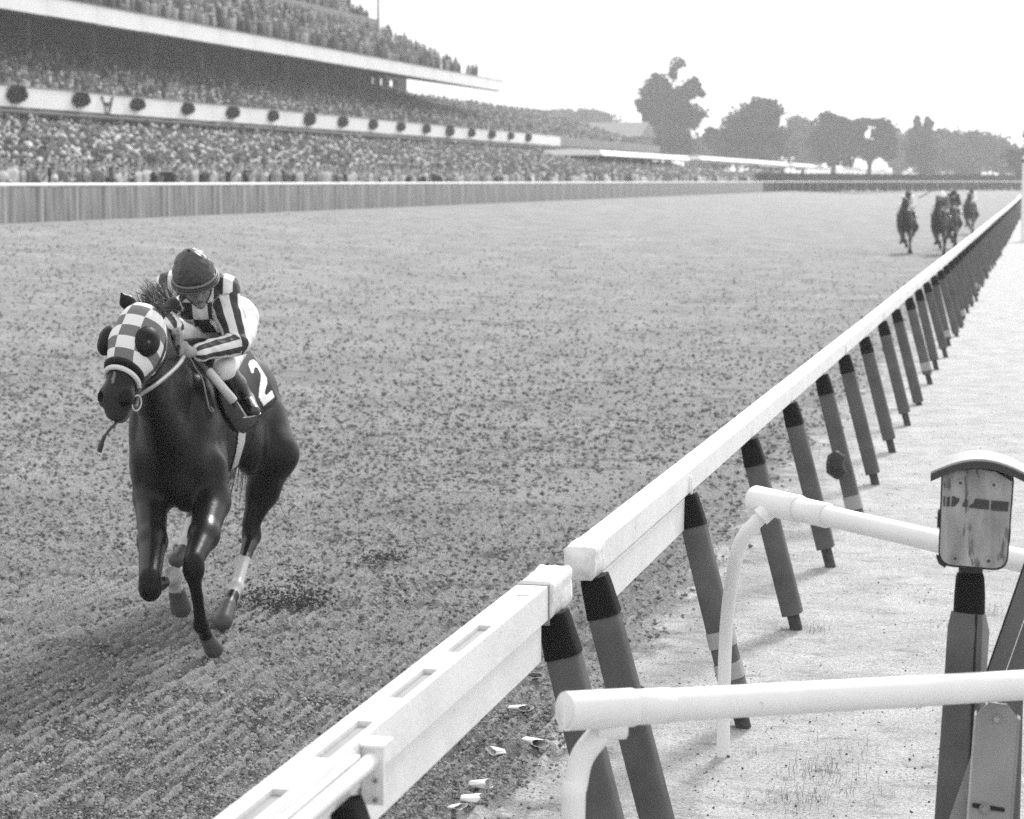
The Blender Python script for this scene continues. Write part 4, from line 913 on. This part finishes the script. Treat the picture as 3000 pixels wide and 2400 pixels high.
leg([RFk-UZ*.01, (RFk+RFf)/2-UZ*.01, RFf], [.044, .032, .040], .02); B.ell(RFf, (.058, .050, .054), None, .015, 3)
h2, h3 = Q(519, 1735, 11.70), Q(530, 1780, 11.74); leg([RFf, h2], [.040, .038], .02); B.cap(h2, h3, .048, .060, .015, None, 5)
LHk, LHf = Q(737, 1562, 13.28), Q(692, 1722, 12.80)
leg([L(-.92, .15, 1.12), Q(800, 1330, 13.2), Q(770, 1440, 13.32), LHk+UZ*.07], [.21, .150, .095, .058], .06); B.ell(L(-.62, .19, 1.02), (.16, .10, .17), AX, .05, 3)
B.ell(LHk, (.062, .066, .085), None, .02, 3); B.ell(LHk-vh*-.06+UZ*.03, (.035, .05, .05), None, .03, 3)
leg([LHk-UZ*.03, LHk*.5+LHf*.5, LHf], [.052, .036, .040], .02); B.ell(LHf, (.046, .046, .052), None, .015, 3)
h4, h5 = Q(668, 1775, 12.62), Q(652, 1822, 12.50); leg([LHf, h4], [.040, .040], .02); B.cap(h4, h5, .048, .060, .015, None, 5)
RHk, RHf = Q(577, 1475, 13.1), Q(548, 1590, 12.82)
leg([L(-.92, -.15, 1.12), L(-.72, -.17, .86), RHk], [.21, .13, .058], .06); leg([RHk, RHf], [.048, .040], .02); B.ell(RHf, (.045, .045, .05), None, .015, 3)
h6, h7 = Q(532, 1618, 12.74), Q(518, 1640, 12.68); leg([RHf, h6], [.038, .036], .02); B.cap(h6, h7, .042, .052, .015, None, 5)
HS = .0125
D, lo, ax = B.grid(HS)
for e in (-1, 1):      # nostrils are real hollows
    c = Hp(.955, e*.072, .046); i0 = ((c-.08-lo)/HS).astype(int); sl = tuple(slice(i0[q], i0[q]+14) for q in range(3)); g_ = np.stack(np.meshgrid(*[ax[q][sl[q]] for q in range(3)], indexing='ij'), -1)
    D[sl] = np.maximum(D[sl], .026-np.linalg.norm((g_-c)@np.array(HAX).T/np.array([1.15, .85, 1.2]), axis=-1))
V, Fq = nets(D, lo, HS); V = relax(V, Fq, 2, .45)
ix = B.nearest(V); tg = np.array([q[7] for q in B.p])[ix]
tone = np.full(len(V), .009)
tone[tg == 5] = .09
def near_seg(V, a, b): ab = b-a; t = np.clip((V-a)@ab/(ab@ab), -.2, 1.2); return t, np.linalg.norm(V-a-np.clip(t, 0, 1)[:, None]*ab, axis=1)
for a, b, t0, t1, rr_ in ((LHk, LHf, .50, 1.3, .09), (LHf, h4, -.3, .35, .08), (RHk, RHf, .45, 1.3, .08), (RFk, RFf, .62, 1.3, .075), (RFf, h2, -.3, .9, .07)):
    t, d = near_seg(V, a, b); w = (t > t0+.12*fbm(V[:, 0]*30, V[:, 2]*30)) & (t < t1) & (d < rr_) & (tg == 3); tone[w] = .50
R_ = V-HP; hs, hu_, hw = R_@hh_, R_@hu, R_@hn
hd = (tg == 2)
tone[hd & (hs > HLEN*1.0)] = .03; tone[hd & (hs > HLEN*.96) & (hw < -.045)] = .10
for e in (-1, 1): c = Hp(.945, e*.076, .040); tone[np.linalg.norm((V-c)@np.array(HAX).T/np.array([1.2, .95, 1.2]), axis=1) < .038] = .001  # black painted into the nostrils, deepening the shade of the hollows
w = hd & (np.abs(hu_+.004+.05*(hs-.42)) < .006) & (hs > .385) & (hs < .45) & (hw > 0); tone[w] = .2
tone[hd & (hs > .86*HLEN) & (tone < .03) & (tone > .002)] = .016
tone *= 1+.25*fbm(V[:, 0]*6+V[:, 1]*4, V[:, 2]*6)
M['coat'] = mat('dark_horse_coat', .008, .35, .20, attr='tone', bump=.0012, bscale=70, stretch=(1, 1, .4))
horse = empty('racehorse', tuple(HO), 'dark horse in a checkered hood galloping towards the viewer, well ahead of the others', 'horse')
def part(name, V, Fc, m, parent, attr=None, smooth=True, root=None, **kw):
    return link(name, npmesh(name, np.asarray(V)-(HO if root is None else root), Fc, m, smooth, attr), parent, **kw)
body = part('body', V, Fq, M['coat'], horse, {'tone': tone})
# checkered hood
def region(sdf, lo, hi, h, fn):
    ax = [np.arange(lo[i], hi[i]+h, h) for i in range(3)]; P = np.stack(np.meshgrid(*ax, indexing='ij'), -1)
    return nets(fn(P).astype(np.float32), np.array(lo, float), h)
hp_all = np.array([Hp(t, u, w) for t in (-.12, .75) for u in (-.16, .16) for w in (-.22, .16)])
def hoodf(P):
    d = B.eval(P, (2,)); nk = B.eval(P, (1,)); R_ = P-HP; s, u, w = R_@hh_, R_@hu, R_@hn
    cut = s-(.338-.22*(w-.07)); back = -(w+.15-.10*np.clip(s, 0, .3)); top = -(s-(-.035+.0*u))
    ear = .046-np.minimum(np.linalg.norm(P-Hp(-.06, .074, -.02), axis=-1), np.linalg.norm(P-Hp(-.06, -.070, -.01), axis=-1))
    return np.maximum.reduce([d-.011, -(d+.006), cut, back, top, ear])
Vh, Fh_ = region(B, hp_all.min(0), hp_all.max(0), .0062, hoodf); Vh = relax(Vh, Fh_, 1, .4)
R_ = Vh-HP; s, u, w = R_@hh_, R_@hu, R_@hn
def pattern_mat(name, light, dark, rough, spec, bump=0, bscale=60, stretch=None):
    m = mat(name, light, rough, spec, bump=bump, bscale=bscale, stretch=stretch); N, Lk = m.node_tree.nodes, m.node_tree.links
    fl = []
    for an in ('pu', 'ps'):
        a = N.new('ShaderNodeAttribute'); a.attribute_name = an; f = N.new('ShaderNodeMath'); f.operation = 'FLOOR'; Lk.new(a.outputs['Fac'], f.inputs[0]); fl.append(f.outputs[0])
    ad = N.new('ShaderNodeMath'); ad.operation = 'ADD'; Lk.new(fl[0], ad.inputs[0]); Lk.new(fl[1], ad.inputs[1])
    ad2 = N.new('ShaderNodeMath'); ad2.operation = 'ADD'; Lk.new(ad.outputs[0], ad2.inputs[0]); ad2.inputs[1].default_value = 100
    mo = N.new('ShaderNodeMath'); mo.operation = 'MODULO'; Lk.new(ad2.outputs[0], mo.inputs[0]); mo.inputs[1].default_value = 2
    mxx = N.new('ShaderNodeMix'); mxx.data_type = 'FLOAT'; Lk.new(mo.outputs[0], mxx.inputs[0]); mxx.inputs[2].default_value = light; mxx.inputs[3].default_value = dark
    Lk.new(mxx.outputs[0], N['Principled BSDF'].inputs['Base Color']); return m
hpu = (u+.022)/.098+1; hps = (s+.002)/.066; hps = np.where(s < -.012, np.minimum(hps, -.1), hps)
M['hoodm'] = pattern_mat('hood_cloth', .74, .17, .75, .2, .0006, 240)
hood = part('hood', Vh, Fh_, M['hoodm'], horse, {'pu': hpu, 'ps': hps}, label='white hood with grey checks')
# eye cups
for e, c in ((1, Hp(.345, .110, .068)), (-1, Hp(.315, -.165, .036))):
    E_ = SDF(); cax = [nrm(hn*.55+hu*e*.83), hh_, np.cross(nrm(hn*.55+hu*e*.83), hh_)]
    E_.ell(c-cax[0]*.01, (.050, .084, .072), cax, .01)
    def cupf(P, E_=E_, c=c, cax=cax): d = E_.eval(P); return np.maximum(d, -(d+.006)) if False else np.maximum(d, -(np.linalg.norm((P-(c+cax[0]*.060+hh_*.012+hn*.02)), axis=-1)-.045))
    Vc, Fc_ = region(E_, c-.10, c+.10, .006, cupf); cp_ = part('eye_cup', relax(Vc, Fc_, 1), Fc_, mat('black_cup' if e > 0 else 'black_cup_two', .006, .5, .22), hood)
    cc = c+cax[0]*.016+hh_*.015; mb = MB(); 
    for st in range(6):
        pass
    eb = SDF(); eb.ell(cc, (.017, .017, .017), None, .01); Ve, Fe = region(eb, cc-.03, cc+.03, .006, lambda P: eb.eval(P)); part('eye', Ve, Fe, mat('eye_gloss' if e > 0 else 'eye_gloss_two', .01, .05, .8, coat=1), cp_)
def headring(sfun, off, phis, sub=(2,)):
    P = []
    for ph in phis:
        dr = hu*math.cos(ph)+hn*math.sin(ph); r_ = .03; s_ = .36
        for _ in range(40):
            w_ = r_*math.sin(ph); s_ = sfun(w_); p = HP+hh_*s_+dr*r_; d = float(B.eval(p[None], sub)[0])-off
            r_ += np.clip(-d, -.02, .02)*.8
            if abs(d) < .0008: break
        P.append(p)
    return P
ph = np.radians(np.arange(-40, 221, 10)); mb = MB()
mb.tube(local(horse, headring(lambda w: .337-.22*(w-.07), .010, ph)), .020, 10, flat=.5); nb_ = mb.build('noseband', M['black'], horse)
mb = MB(); mb.tube(local(horse, headring(lambda w: .373-.22*(w-.07), .010, ph)), .0135, 10); mb.build('nose_roll', mat('white_fleece', .66, .85, .1, bump=.004, bscale=120), horse)
def onhead(s, u_dir_deg, off=.008): return headring(lambda w: s, off, [math.radians(u_dir_deg)])[0]
M['strap'] = mat('bridle_leather', .035, .5, .4)
bridle = MB(); bridle.tube(local(horse, [onhead(.04, -30), onhead(.14, -38, .018), onhead(.24, -42, .020), onhead(.33, -38, .02), onhead(.42, -25, .014), onhead(.50, -18, .010)]), .009, 8, flat=.5)
bridle.tube(local(horse, [onhead(.14, -60, .02), onhead(.26, -70, .02), onhead(.34, -85, .015)]), .008, 8)
br_ = bridle.build('bridle', M['strap'], horse)
bc = onhead(.49, -22, .012); bx, by_ = nrm(hh_), nrm(hn*.9-hu*.2)
mb = MB(); mb.tube(local(horse, [bc+.042*(bx*math.cos(a)+by_*.75*math.sin(a)) for a in np.linspace(0, 2*math.pi, 25)]), .0045, 8); mb.build('bit_ring', mat('bit_metal', .45, .25, .8), br_)
mb = MB(); mb.tube(local(horse, [onhead(.50, 200, .006), onhead(.40, 190, .012), onhead(.22, 190, .018)]), .006, 8); mb.build('cheek_strap', M['strap'], br_)
M['rein'] = mat('pale_rein', .19, .6, .3, var=.15, vscale=20)
HANDL = Q(548, 1030, 11.70); HANDR = Q(523, 985, 11.66)
rein = smooth_path([bc+bx*.02, Q(405, 1162, 10.86), Q(450, 1132, 10.96), Q(495, 1096, 11.16), Q(525, 1066, 11.40), HANDL+np.array([-.01, -.02, -.02])], 5)
mb = MB(); mb.tube(local(horse, rein), .0135, 8, flat=.75); rn = mb.build('rein', M['rein'], horse)
mb = MB(); mb.tube(local(horse, smooth_path([HANDL, Q(570, 1075, 11.74), Q(592, 1110, 11.72), Q(604, 1160, 11.70), Q(614, 1200, 11.72), Q(626, 1206, 11.72), Q(617, 1192, 11.72)], 5)), .0055, 8); mb.build('rein_loop', M['rein'], horse)
mb = MB(); mb.tube(local(horse, smooth_path([Hp(1.05, .02, -.06), Q(322, 1258, 10.78), Q(303, 1285, 10.78), Q(291, 1322, 10.80)], 5)), [.010]*9+[.015]*3+[.021]*4, 8, flat=.6); mb.build('chin_strap', M['strap'], horse)
# mane and tail
rm = np.random.default_rng(4)
def hairs(name, roots, n, ln, wid, dirf, m, seg=5):
    V_, F_ = [], []
    for i in range(n):
        t = rm.random()*(len(roots)-1); k = int(t); p = np.array(roots[k])*(1-t+k)+np.array(roots[min(k+1, len(roots)-1)])*(t-k); p = p+rm.normal(size=3)*.010
        d = dirf(t, rm); l = ln*rm.uniform(.5, 1.15); sd_ = nrm(np.cross(d, rm.normal(size=3)))*wid*rm.uniform(.6, 1.2); cur = rm.normal(size=3)*.35; k0 = len(V_)
        for j in range(seg+1):
            q = p+d*l*j/seg+cur*l*(j/seg)**2*.6+np.array([0, 0, -.10*l*(j/seg)**2]); w_ = sd_*(1-.85*j/seg); V_ += [q-w_, q+w_]
            if j: F_.append((k0+2*j-2, k0+2*j-1, k0+2*j+1, k0+2*j))
    return part(name, V_, np.array(F_), m, horse, kind='stuff')
M['hair'] = mat('horse_hair', .05, .45, .4, var=.4, vscale=20)
hairs('mane', [L(1.16, .11, 1.93), L(1.12, .11, 1.96), L(.95, .07, 1.90), L(.72, .05, 1.82), L(.45, .03, 1.76)], 1400, .12, .0045, lambda t, r: nrm(-hf_*.75+UZ*(.62-.12*t+.18*math.sin(t*5))-hl*(.45+.2*math.sin(t*7))+r.normal(size=3)*.09), M['hair'])
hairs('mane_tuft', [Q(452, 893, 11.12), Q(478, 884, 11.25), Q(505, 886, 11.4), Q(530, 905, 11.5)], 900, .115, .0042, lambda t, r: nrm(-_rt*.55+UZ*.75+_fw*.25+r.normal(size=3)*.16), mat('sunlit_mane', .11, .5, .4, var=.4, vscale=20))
hairs('forelock', [Hp(-.05, -.03, .05), Hp(-.05, .05, .04)], 160, .10, .0035, lambda t, r: nrm(hu*.9+UZ*.22-hn*.3+r.normal(size=3)*.12), M['hair'])
hairs('tail', [L(-1.22, 0, 1.40), L(-1.24, 0, 1.34)], 500, .65, .007, lambda t, r: nrm(-hf_*.45-UZ*1.3-hl*.15+r.normal(size=3)*.05), M['hair'], 7)
# saddle cloth, number, girth: cloth lying on the horse's left flank
def cloth(name, poly, off, m, parent, h=.007, side=1, dmin=11.8, dmax=13.4, thick=.02):
    P0 = np.array([Q(x, y_, d) for x, y_ in poly for d in (dmin, dmax)]); lo_, hi_ = P0.min(0)-.02, P0.max(0)+.02
    def fn(P):
        X, Y, Z = proj_np(P); b = (P-HO)@hl; pa = np.array(poly); ok = (b*side > .05) & (X > pa[:, 0].min()-8) & (X < pa[:, 0].max()+8) & (Y > pa[:, 1].min()-8) & (Y < pa[:, 1].max()+8)
        sp = np.full(X.shape, .3); sp[ok] = sd_poly(X[ok], Y[ok], poly)*Z[ok]/F; ok &= sp < .02; d = np.full(X.shape, .3); d[ok] = B.eval(P[ok], (0, 1))
        return np.maximum.reduce([d-off, -(d-off+thick), sp, .02-b*side])
    V_, F_ = region(B, lo_, hi_, h, fn); V_ = relax(V_, F_, 1, .35)
    return part(name, V_, F_, m, parent)
def proj_np(P):
    d = P-CAM; z = d@_fw; return 1500+F*(d@_rt)/z, 1200-F*(d@_up)/z, z
M['cloth'] = mat('black_saddle_cloth', .010, .75, .2, bump=.002, bscale=40)
sc_ = cloth('saddle_cloth', [(630, 1085), (668, 1020), (716, 1012), (738, 1034), (762, 1075), (790, 1120), (815, 1172), (800, 1190), (772, 1208), (752, 1228), (752, 1243), (716, 1270), (690, 1264), (662, 1222), (640, 1160)], .018, M['cloth'], horse, .0085)
two = [(608, 405), (628, 365), (665, 355), (700, 385), (760, 480), (800, 545), (805, 600), (785, 665), (778, 700), (795, 718), (850, 665), (880, 740), (765, 832), (715, 740), (720, 650), (735, 560), (735, 510), (700, 440), (680, 438), (668, 465), (668, 500), (640, 500)]
cloth('number_two', [(550+x/3.451, 950+y_/3.451) for x, y_ in two], .0215, mat('number_white', .75, .7, .2), sc_, .005, thick=.008)
cloth('girth', [(698, 1262), (721, 1262), (717, 1298), (706, 1335), (692, 1380), (673, 1392), (689, 1335), (696, 1298)], .008, mat('white_girth', .55, .7, .2), horse, .006, thick=.014)
sd_s = SDF(); sd_s.ell(L(-.22, 0, 1.68), (.20, .13, .045), AX, .03); sd_s.cap(L(-.05, -.07, 1.70), L(-.05, .07, 1.70), .03, .03, .03); Vs_, Fs_ = region(sd_s, L(-.22, 0, 1.68)-.32, L(-.22, 0, 1.68)+.32, .012, lambda P: sd_s.eval(P)); part('saddle', relax(Vs_, Fs_), Fs_, M['black'], horse)
mb = MB(); mb.tube(local(horse, [Q(609, 1085, 11.90), Q(612, 1088, 11.90), Q(683, 1174, 12.02), Q(686, 1178, 12.02)]), [.020, .0265, .0275, .021], 16); mb.build('pad_roll', mat('white_pad_roll', .66, .7, .2, bump=.002, bscale=30), horse)
mb = MB(); mb.tube(local(horse, [Q(570, 1052, 11.84), Q(588, 1066, 11.87), Q(611, 1092, 11.91)]), [.008, .015, .022], 12); mb.build('pad_roll_tip', mat('grey_pad_tip', .12, .7, .2), horse)
mb = MB(); mb.tube(local(horse, [Q(680, 1172, 12.03), Q(688, 1192, 12.06)]), [.020, .008], 10); mb.build('pad_roll_tip', M['strap'], horse)
mb = MB(); mb.tube(local(horse, [Q(694, 1178, 12.10), Q(709, 1203, 12.08), Q(722, 1222, 12.06)]), .006, 8); mb.tube(local(horse, [Q(712, 1224, 12.02), Q(740, 1220, 12.06), Q(762, 1212, 12.12)]), .008, 8, flat=.5); mb.tube(local(horse, [Q(762, 1212, 12.12), Q(742, 1185, 12.18), Q(722, 1168, 12.2)]), .005, 8); mb.build('stirrup', mat('stirrup_metal', .4, .3, .7), horse)

# ------------------------------------------------------------------ the jockey
RO = L(-.15, 0, 1.66); J = SDF()
uh = nrm(-_rt*.10+_up*.80-_fw*.55); fh = nrm(-_fw*.8-_up*.55+_rt*.22); fh = nrm(fh-uh*(fh@uh)); lh = np.cross(uh, fh); lh = lh if lh@_rt > 0 else -lh
HAXJ = [lh, fh, uh]; RC = Q(570, 808, 11.92)
J.ell(RC+uh*.02, (.080, .095, .095), HAXJ, .02, 14); J.ell(RC-uh*.065+fh*.022, (.066, .072, .080), HAXJ, .02, 14)
J.cap(RC-uh*.12+fh*.04, RC-uh*.150+fh*.070, .046, .028, .025, None, 14); J.cap(RC-uh*.055+fh*.092, RC-uh*.095+fh*.108, .012, .015, .012, None, 14)
J.cap(RC-uh*.118+fh*.088-lh*.022, RC-uh*.118+fh*.088+lh*.022, .010, .010, .008, None, 14); J.cap(RC-uh*.04+fh*.082-lh*.035, RC-uh*.04+fh*.082+lh*.035, .014, .014, .012, None, 14)
for e in (-1, 1): J.ell(RC-uh*.08+lh*e*.070, (.012, .022, .030), HAXJ, .01, 14); J.ell(RC-uh*.09+fh*.055+lh*e*.034, (.024, .024, .03), HAXJ, .02, 14)
NB = Q(588, 862, 12.06); J.cap(RC-uh*.10-fh*.02, NB, .055, .062, .03, None, 14)
TS = [Q(584, 878, 12.12), Q(617, 892, 12.38), Q(668, 940, 12.72)]
J.chain(TS, [.125, .128, .125], .05, None, 10)
SL, SRr = Q(650, 852, 12.08), Q(503, 846, 12.05); J.cap(SL, SRr, .075, .075, .05, None, 10); SLc = J.p[-1][1]
EL, WL = Q(694, 1006, 12.02), Q(583, 1034, 11.78); ER, WR = Q(486, 940, 12.0), Q(512, 968, 11.76)
J.chain([SL, EL], [.064, .050], .03, None, 11); J.chain([EL, WL], [.045, .030], .02, None, 11); J.chain([SRr, ER], [.055, .045], .03, None, 21); J.chain([ER, WR], [.045, .030], .02, None, 21)
def loc_(p): r_ = p-HO; return r_@hf_, r_@hl, r_[2]
def mir(p): a, b, z = loc_(p); return L(a, -b, z)
HL_, KL, AL, TL = Q(702, 972, 12.62), Q(658, 1082, 12.02), Q(722, 1172, 12.26), Q(742, 1205, 12.10)
HR_, KR, AR, TR = mir(HL_), L(-.06, -.27, 1.46), L(-.38, -.27, 1.30), L(-.22, -.29, 1.23)
for h_, k_, a_, t_ in ((HL_, KL, AL, TL), (HR_, KR, AR, TR)):
    J.chain([h_, k_], [.092, .058], .04, None, 12); J.chain([k_, (k_+a_)/2, a_], [.052, .050, .034], .02, None, 13); J.chain([a_, t_], [.038, .030], .02, None, 13)
J.cap(Q(690, 935, 12.72), HR_*.5+HL_*.5, .13, .12, .05, None, 12)
def hand(W_, H_, side):
    d = nrm(H_-W_); up_ = nrm(UZ-d*(UZ@d)); sd2 = np.cross(d, up_)*side
    J.cap(W_, H_, .026, .032, .02, None, 15); J.ell(H_, (.036, .026, .034), [d, sd2, up_], .015, 15)
    for i, l in enumerate((.036, .040, .038, .030)):      # four bent fingers round the rein
        b = H_+d*.028+up_*(.027-.018*i); k1 = b+d*.022+sd2*.004; k2 = k1-sd2*-.018-d*.004-up_*.004; k3 = k2-d*l*.6+sd2*.004
        J.chain([b, k1, k2, k3], [.0105, .0100, .0092, .0080], .004, None, 15)
    J.chain([H_+up_*.026, H_+up_*.044+d*.016, H_+up_*.042+d*.040+sd2*.008], [.012, .011, .009], .008, None, 15)
hand(WL, HANDL+UZ*.0, 1); hand(WR, HANDR, 1)
jockey = empty('person', tuple(RO), 'jockey in striped and checked silks and a dark cap crouched on the leading horse', 'person')
def jpart(name, V_, F_, m, parent=None, attr=None, **kw): return part(name, V_, F_, m, parent or jockey, attr, root=RO, **kw)
HJ = .0068
D, lo, ax = J.grid(HJ, .02); V, Fq = nets(D, lo, HJ); V = relax(V, Fq, 1, .4); tgj = np.array([q[7] for q in J.p])[J.nearest(V)]
tn = np.full(len(V), .20); tn[tgj == 15] = .32
for e in (-1, 1):
    c = RC-uh*.062+fh*.085+lh*e*.032; w = np.linalg.norm((V-c)@np.array(HAXJ).T/np.array([.020, .03, .010]), axis=1) < 1; tn[w] = .03
c = RC-uh*.120+fh*.10; w = np.linalg.norm((V-c)@np.array(HAXJ).T/np.array([.026, .03, .0045]), axis=1) < 1; tn[w] = .08
M['jskin'] = mat('tanned_skin', .3, .55, .3, attr='tone')
jb = jpart('body', V, Fq, M['jskin'], attr={'tone': tn})
def garment(name, tags, grow, m, h=.0068, cut=None, attrf=None, noise=.006, nsc=22, label=None):
    g = SDF(); g.p = [q for q in J.p if q[7] in tags]
    lo_ = np.min([g.bounds(q)[0] for q in g.p], 0)-grow-.03; hi_ = np.max([g.bounds(q)[1] for q in g.p], 0)+grow+.03
    def fn(P):
        d = g.eval(P); nz = noise*(fbm(P[..., 0]*nsc+P[..., 1]*9, P[..., 2]*nsc+P[..., 1]*13, 2)*2); o = d-grow-nz
        return o if cut is None else np.maximum(o, cut(P))
    V_, F_ = region(g, lo_, hi_, h, fn); V_ = relax(V_, F_, 1, .35); return jpart(name, V_, F_, m, attr=attrf(V_, g) if attrf else None, label=label) if label else jpart(name, V_, F_, m, attr=attrf(V_, g) if attrf else None)
def silk_uv(V_, g):
    pu = np.full(len(V_), .5); ps = np.full(len(V_), .5); ix = g.nearest(V_)
    for i, q in enumerate(g.p):
        w = ix == i
        if not w.any(): continue
        a, b = q[1], q[2]
        if q[7] in (11, 21):
            ab = nrm(b-a); e1 = nrm(np.cross(ab, _fw)); e2 = np.cross(ab, e1); R_ = V_[w]-a; an = np.arctan2(R_@e2, R_@e1); pu[w] = (an+.15)/(2*math.pi/10); ps[w] = .5
        else:
            p = V_[w]; r_ = p-HO; u_ = r_@_rt; s_ = r_[:, 2]; bk = ((p-Q(640, 880, 12.3))@_rt > .06)
            bd_ = .5+np.clip((.014-np.abs(s_-2.0))/.02+.5, 0, 1)
            if q[1] is SLc: pu[w] = (u_-.25)/.052; ps[w] = .5; continue
            pu[w] = np.where(bk, .5, (u_-.245)/.085); ps[w] = np.where(bk, bd_, (s_-1.865)/.10)
    return {'pu': pu, 'ps': ps}
M['silk'] = pattern_mat('racing_silk', .72, .035, .42, .35, .004, 22, (1, 1, .5))
cutw = lambda P: np.maximum(.030-np.linalg.norm(P-HANDL, axis=-1), .03-np.linalg.norm(P-HANDR, axis=-1))
garment('silks', (10, 11, 21), .024, M['silk'], cut=lambda P: np.maximum(cutw(P), .075-np.linalg.norm(P-(RC-uh*.06), axis=-1)), attrf=silk_uv, noise=.014, nsc=16, label='striped sleeves and checked front')
M['breech'] = mat('white_breeches', .70, .6, .25, bump=.002, bscale=20)
garment('breeches', (12,), .010, M['breech'], noise=.004)
M['boot'] = mat('black_boot_leather', .010, .25, .6, coat=.4, bump=.003, bscale=25)
for K_, side in ((KL, 1), (KR, -1)):
    garment('boot', (13,), .010, M['boot'], cut=lambda P, K_=K_, side=side: np.maximum(.055-np.linalg.norm(P-K_, axis=-1), -((P-HO)@hl)*side), noise=.003)
# cap: cloth-covered skull cap, wrinkled, with seams and bands
CC = RC+uh*.012; cg = SDF(); cg.ell(CC, (.121, .130, .134), HAXJ, .02); cg.ell(CC+uh*.075, (.075, .08, .078), HAXJ, .04)
def capf(P):
    R_ = P-CC; u, v, w = R_@lh, R_@fh, R_@uh; an = np.arctan2(v, u)
    nz = .0012*np.sin(w*120+6*np.sin(an*3)+5*fbm(an*3, w*20))+.0050*fbm(an*3, w*45)*2-.003*np.exp(-(np.minimum(np.abs(u), np.abs(v))/.006)**2)
    return np.maximum(cg.eval(P)-nz, -(w+.004))
Vc, Fc_ = region(cg, CC-.19, CC+.19, .0055, capf); cap_ = jpart('cap', relax(Vc, Fc_, 1, .3), Fc_, mat('dark_silk_cap', .050, .38, .4, bump=.002, bscale=60))
kb = SDF(); kb.ell(CC+uh*.150, (.016, .016, .012), HAXJ, .01); Vk, Fk = region(kb, CC+uh*.15-.03, CC+uh*.15+.03, .005, lambda P: kb.eval(P)); jpart('cap_button', Vk, Fk, M['black'], cap_)
for r_, dz, rad, mm in ((.123, -.003, .008, mat('cap_band', .16, .5, .35)), (.129, -.020, .009, mat('goggle_strap', .035, .5, .4)), (.131, -.034, .0065, mat('helmet_rim', .11, .45, .4))):
    mb = MB(); mb.tube([tuple(RC+uh*dz*1.0+lh*r_*math.cos(a)+fh*r_*1.06*math.sin(a)-RO) for a in np.linspace(0, 2*math.pi, 49)], rad, 10); mb.build('cap_band', mm, cap_)
mb = MB(); mb.tube([tuple(p-RO) for p in smooth_path([RC-uh*.03+lh*.082, RC-uh*.10+lh*.074+fh*.03, RC-uh*.155+lh*.03+fh*.062, RC-uh*.163+fh*.068, RC-uh*.155-lh*.03+fh*.062, RC-uh*.10-lh*.074+fh*.03, RC-uh*.03-lh*.082], 4)], .004, 6); mb.build('chin_strap', M['strap'], jockey)

# ------------------------------------------------------------------ the beaten field far behind
def recolor(o, m):
    o.material_slots[0].link = 'OBJECT'; o.material_slots[0].material = m
solid = {n: mat(n, v, .6, .3) for n, v in (('far_white_silk', .85), ('far_dark_silk', .04), ('far_grey_silk', .16), ('far_white_cap', .85), ('far_dark_cap', .04))}
far_bay = mat('far_bay_coat', .025, .6, .2)
spec = [((-4.78, 78.6), 'second horse, alone on the left of the trailing group', 'jockey in pale silks and dark cap on the leftmost trailing horse', 'far_white_silk', 'far_dark_cap', 1.0, .02),
        ((-3.50, 77.6), 'trailing horse with its head up, nearest the rail of the close pair', 'jockey in grey silks and pale cap, left rider of the close pair', 'far_grey_silk', 'far_white_cap', 1.0, -.02),
        ((-3.40, 84.5), 'trailing horse half hidden behind the horse with its head up', 'jockey in dark silks, half hidden, upright behind the pale capped rider', 'far_dark_silk', 'far_dark_cap', 1.02, .03),
        ((-3.42, 107.5), 'last horse, smallest and closest to the white rail', 'jockey in pale silks and dark cap on the last horse by the rail', 'far_white_silk', 'far_dark_cap', 1.0, 0)]
kids = {o.name.split('.')[0]: o for o in body.parent.children}; jk = {o.name.split('.')[0]: o for o in jockey.children}; boots_ = [o for o in jockey.children if o.name.split('.')[0] == 'boot']
for (x, yy), hl1, jl1, sm, cm, sc1, dr in spec:
    rz = math.radians(-9)+dr; z = float(zbase(np.array([x]), np.array([yy]))[0])
    h = empty('racehorse', (x, yy, z), hl1, 'horse', 'trailing racehorses', rz); h.scale = (sc1,)*3
    for n in ('body', 'mane', 'tail', 'saddle', 'rein'):
        c = kids[n].copy(); COL.objects.link(c); c.parent = h
        if n == 'body': recolor(c, far_bay)
    d = RO-HO; cr, sr = math.cos(rz), math.sin(rz)
    j = empty('person', (x+(d[0]*cr-d[1]*sr)*sc1, yy+(d[0]*sr+d[1]*cr)*sc1, z+d[2]*sc1), jl1, 'person', 'jockeys on the trailing horses', rz); j.scale = (sc1,)*3
    for bo in boots_: c = bo.copy(); COL.objects.link(c); c.parent = j
    for n in ('body', 'silks', 'breeches', 'cap'):
        c = jk[n].copy(); COL.objects.link(c); c.parent = j
        if n == 'silks': recolor(c, solid[sm]); 
        if n == 'silks' and 'label' in c: del c['label']
        if n == 'cap': recolor(c, solid[cm])
mb = MB(); mb.tube([(0, 0, 0), (.55, 0, .32)], [.02, .012], 6); mb.build('whip', M['strap'], None, loc=(-4.25, 77.6, 2.02), label='raised whip of the jockey on the leftmost trailing horse', cat='whip')
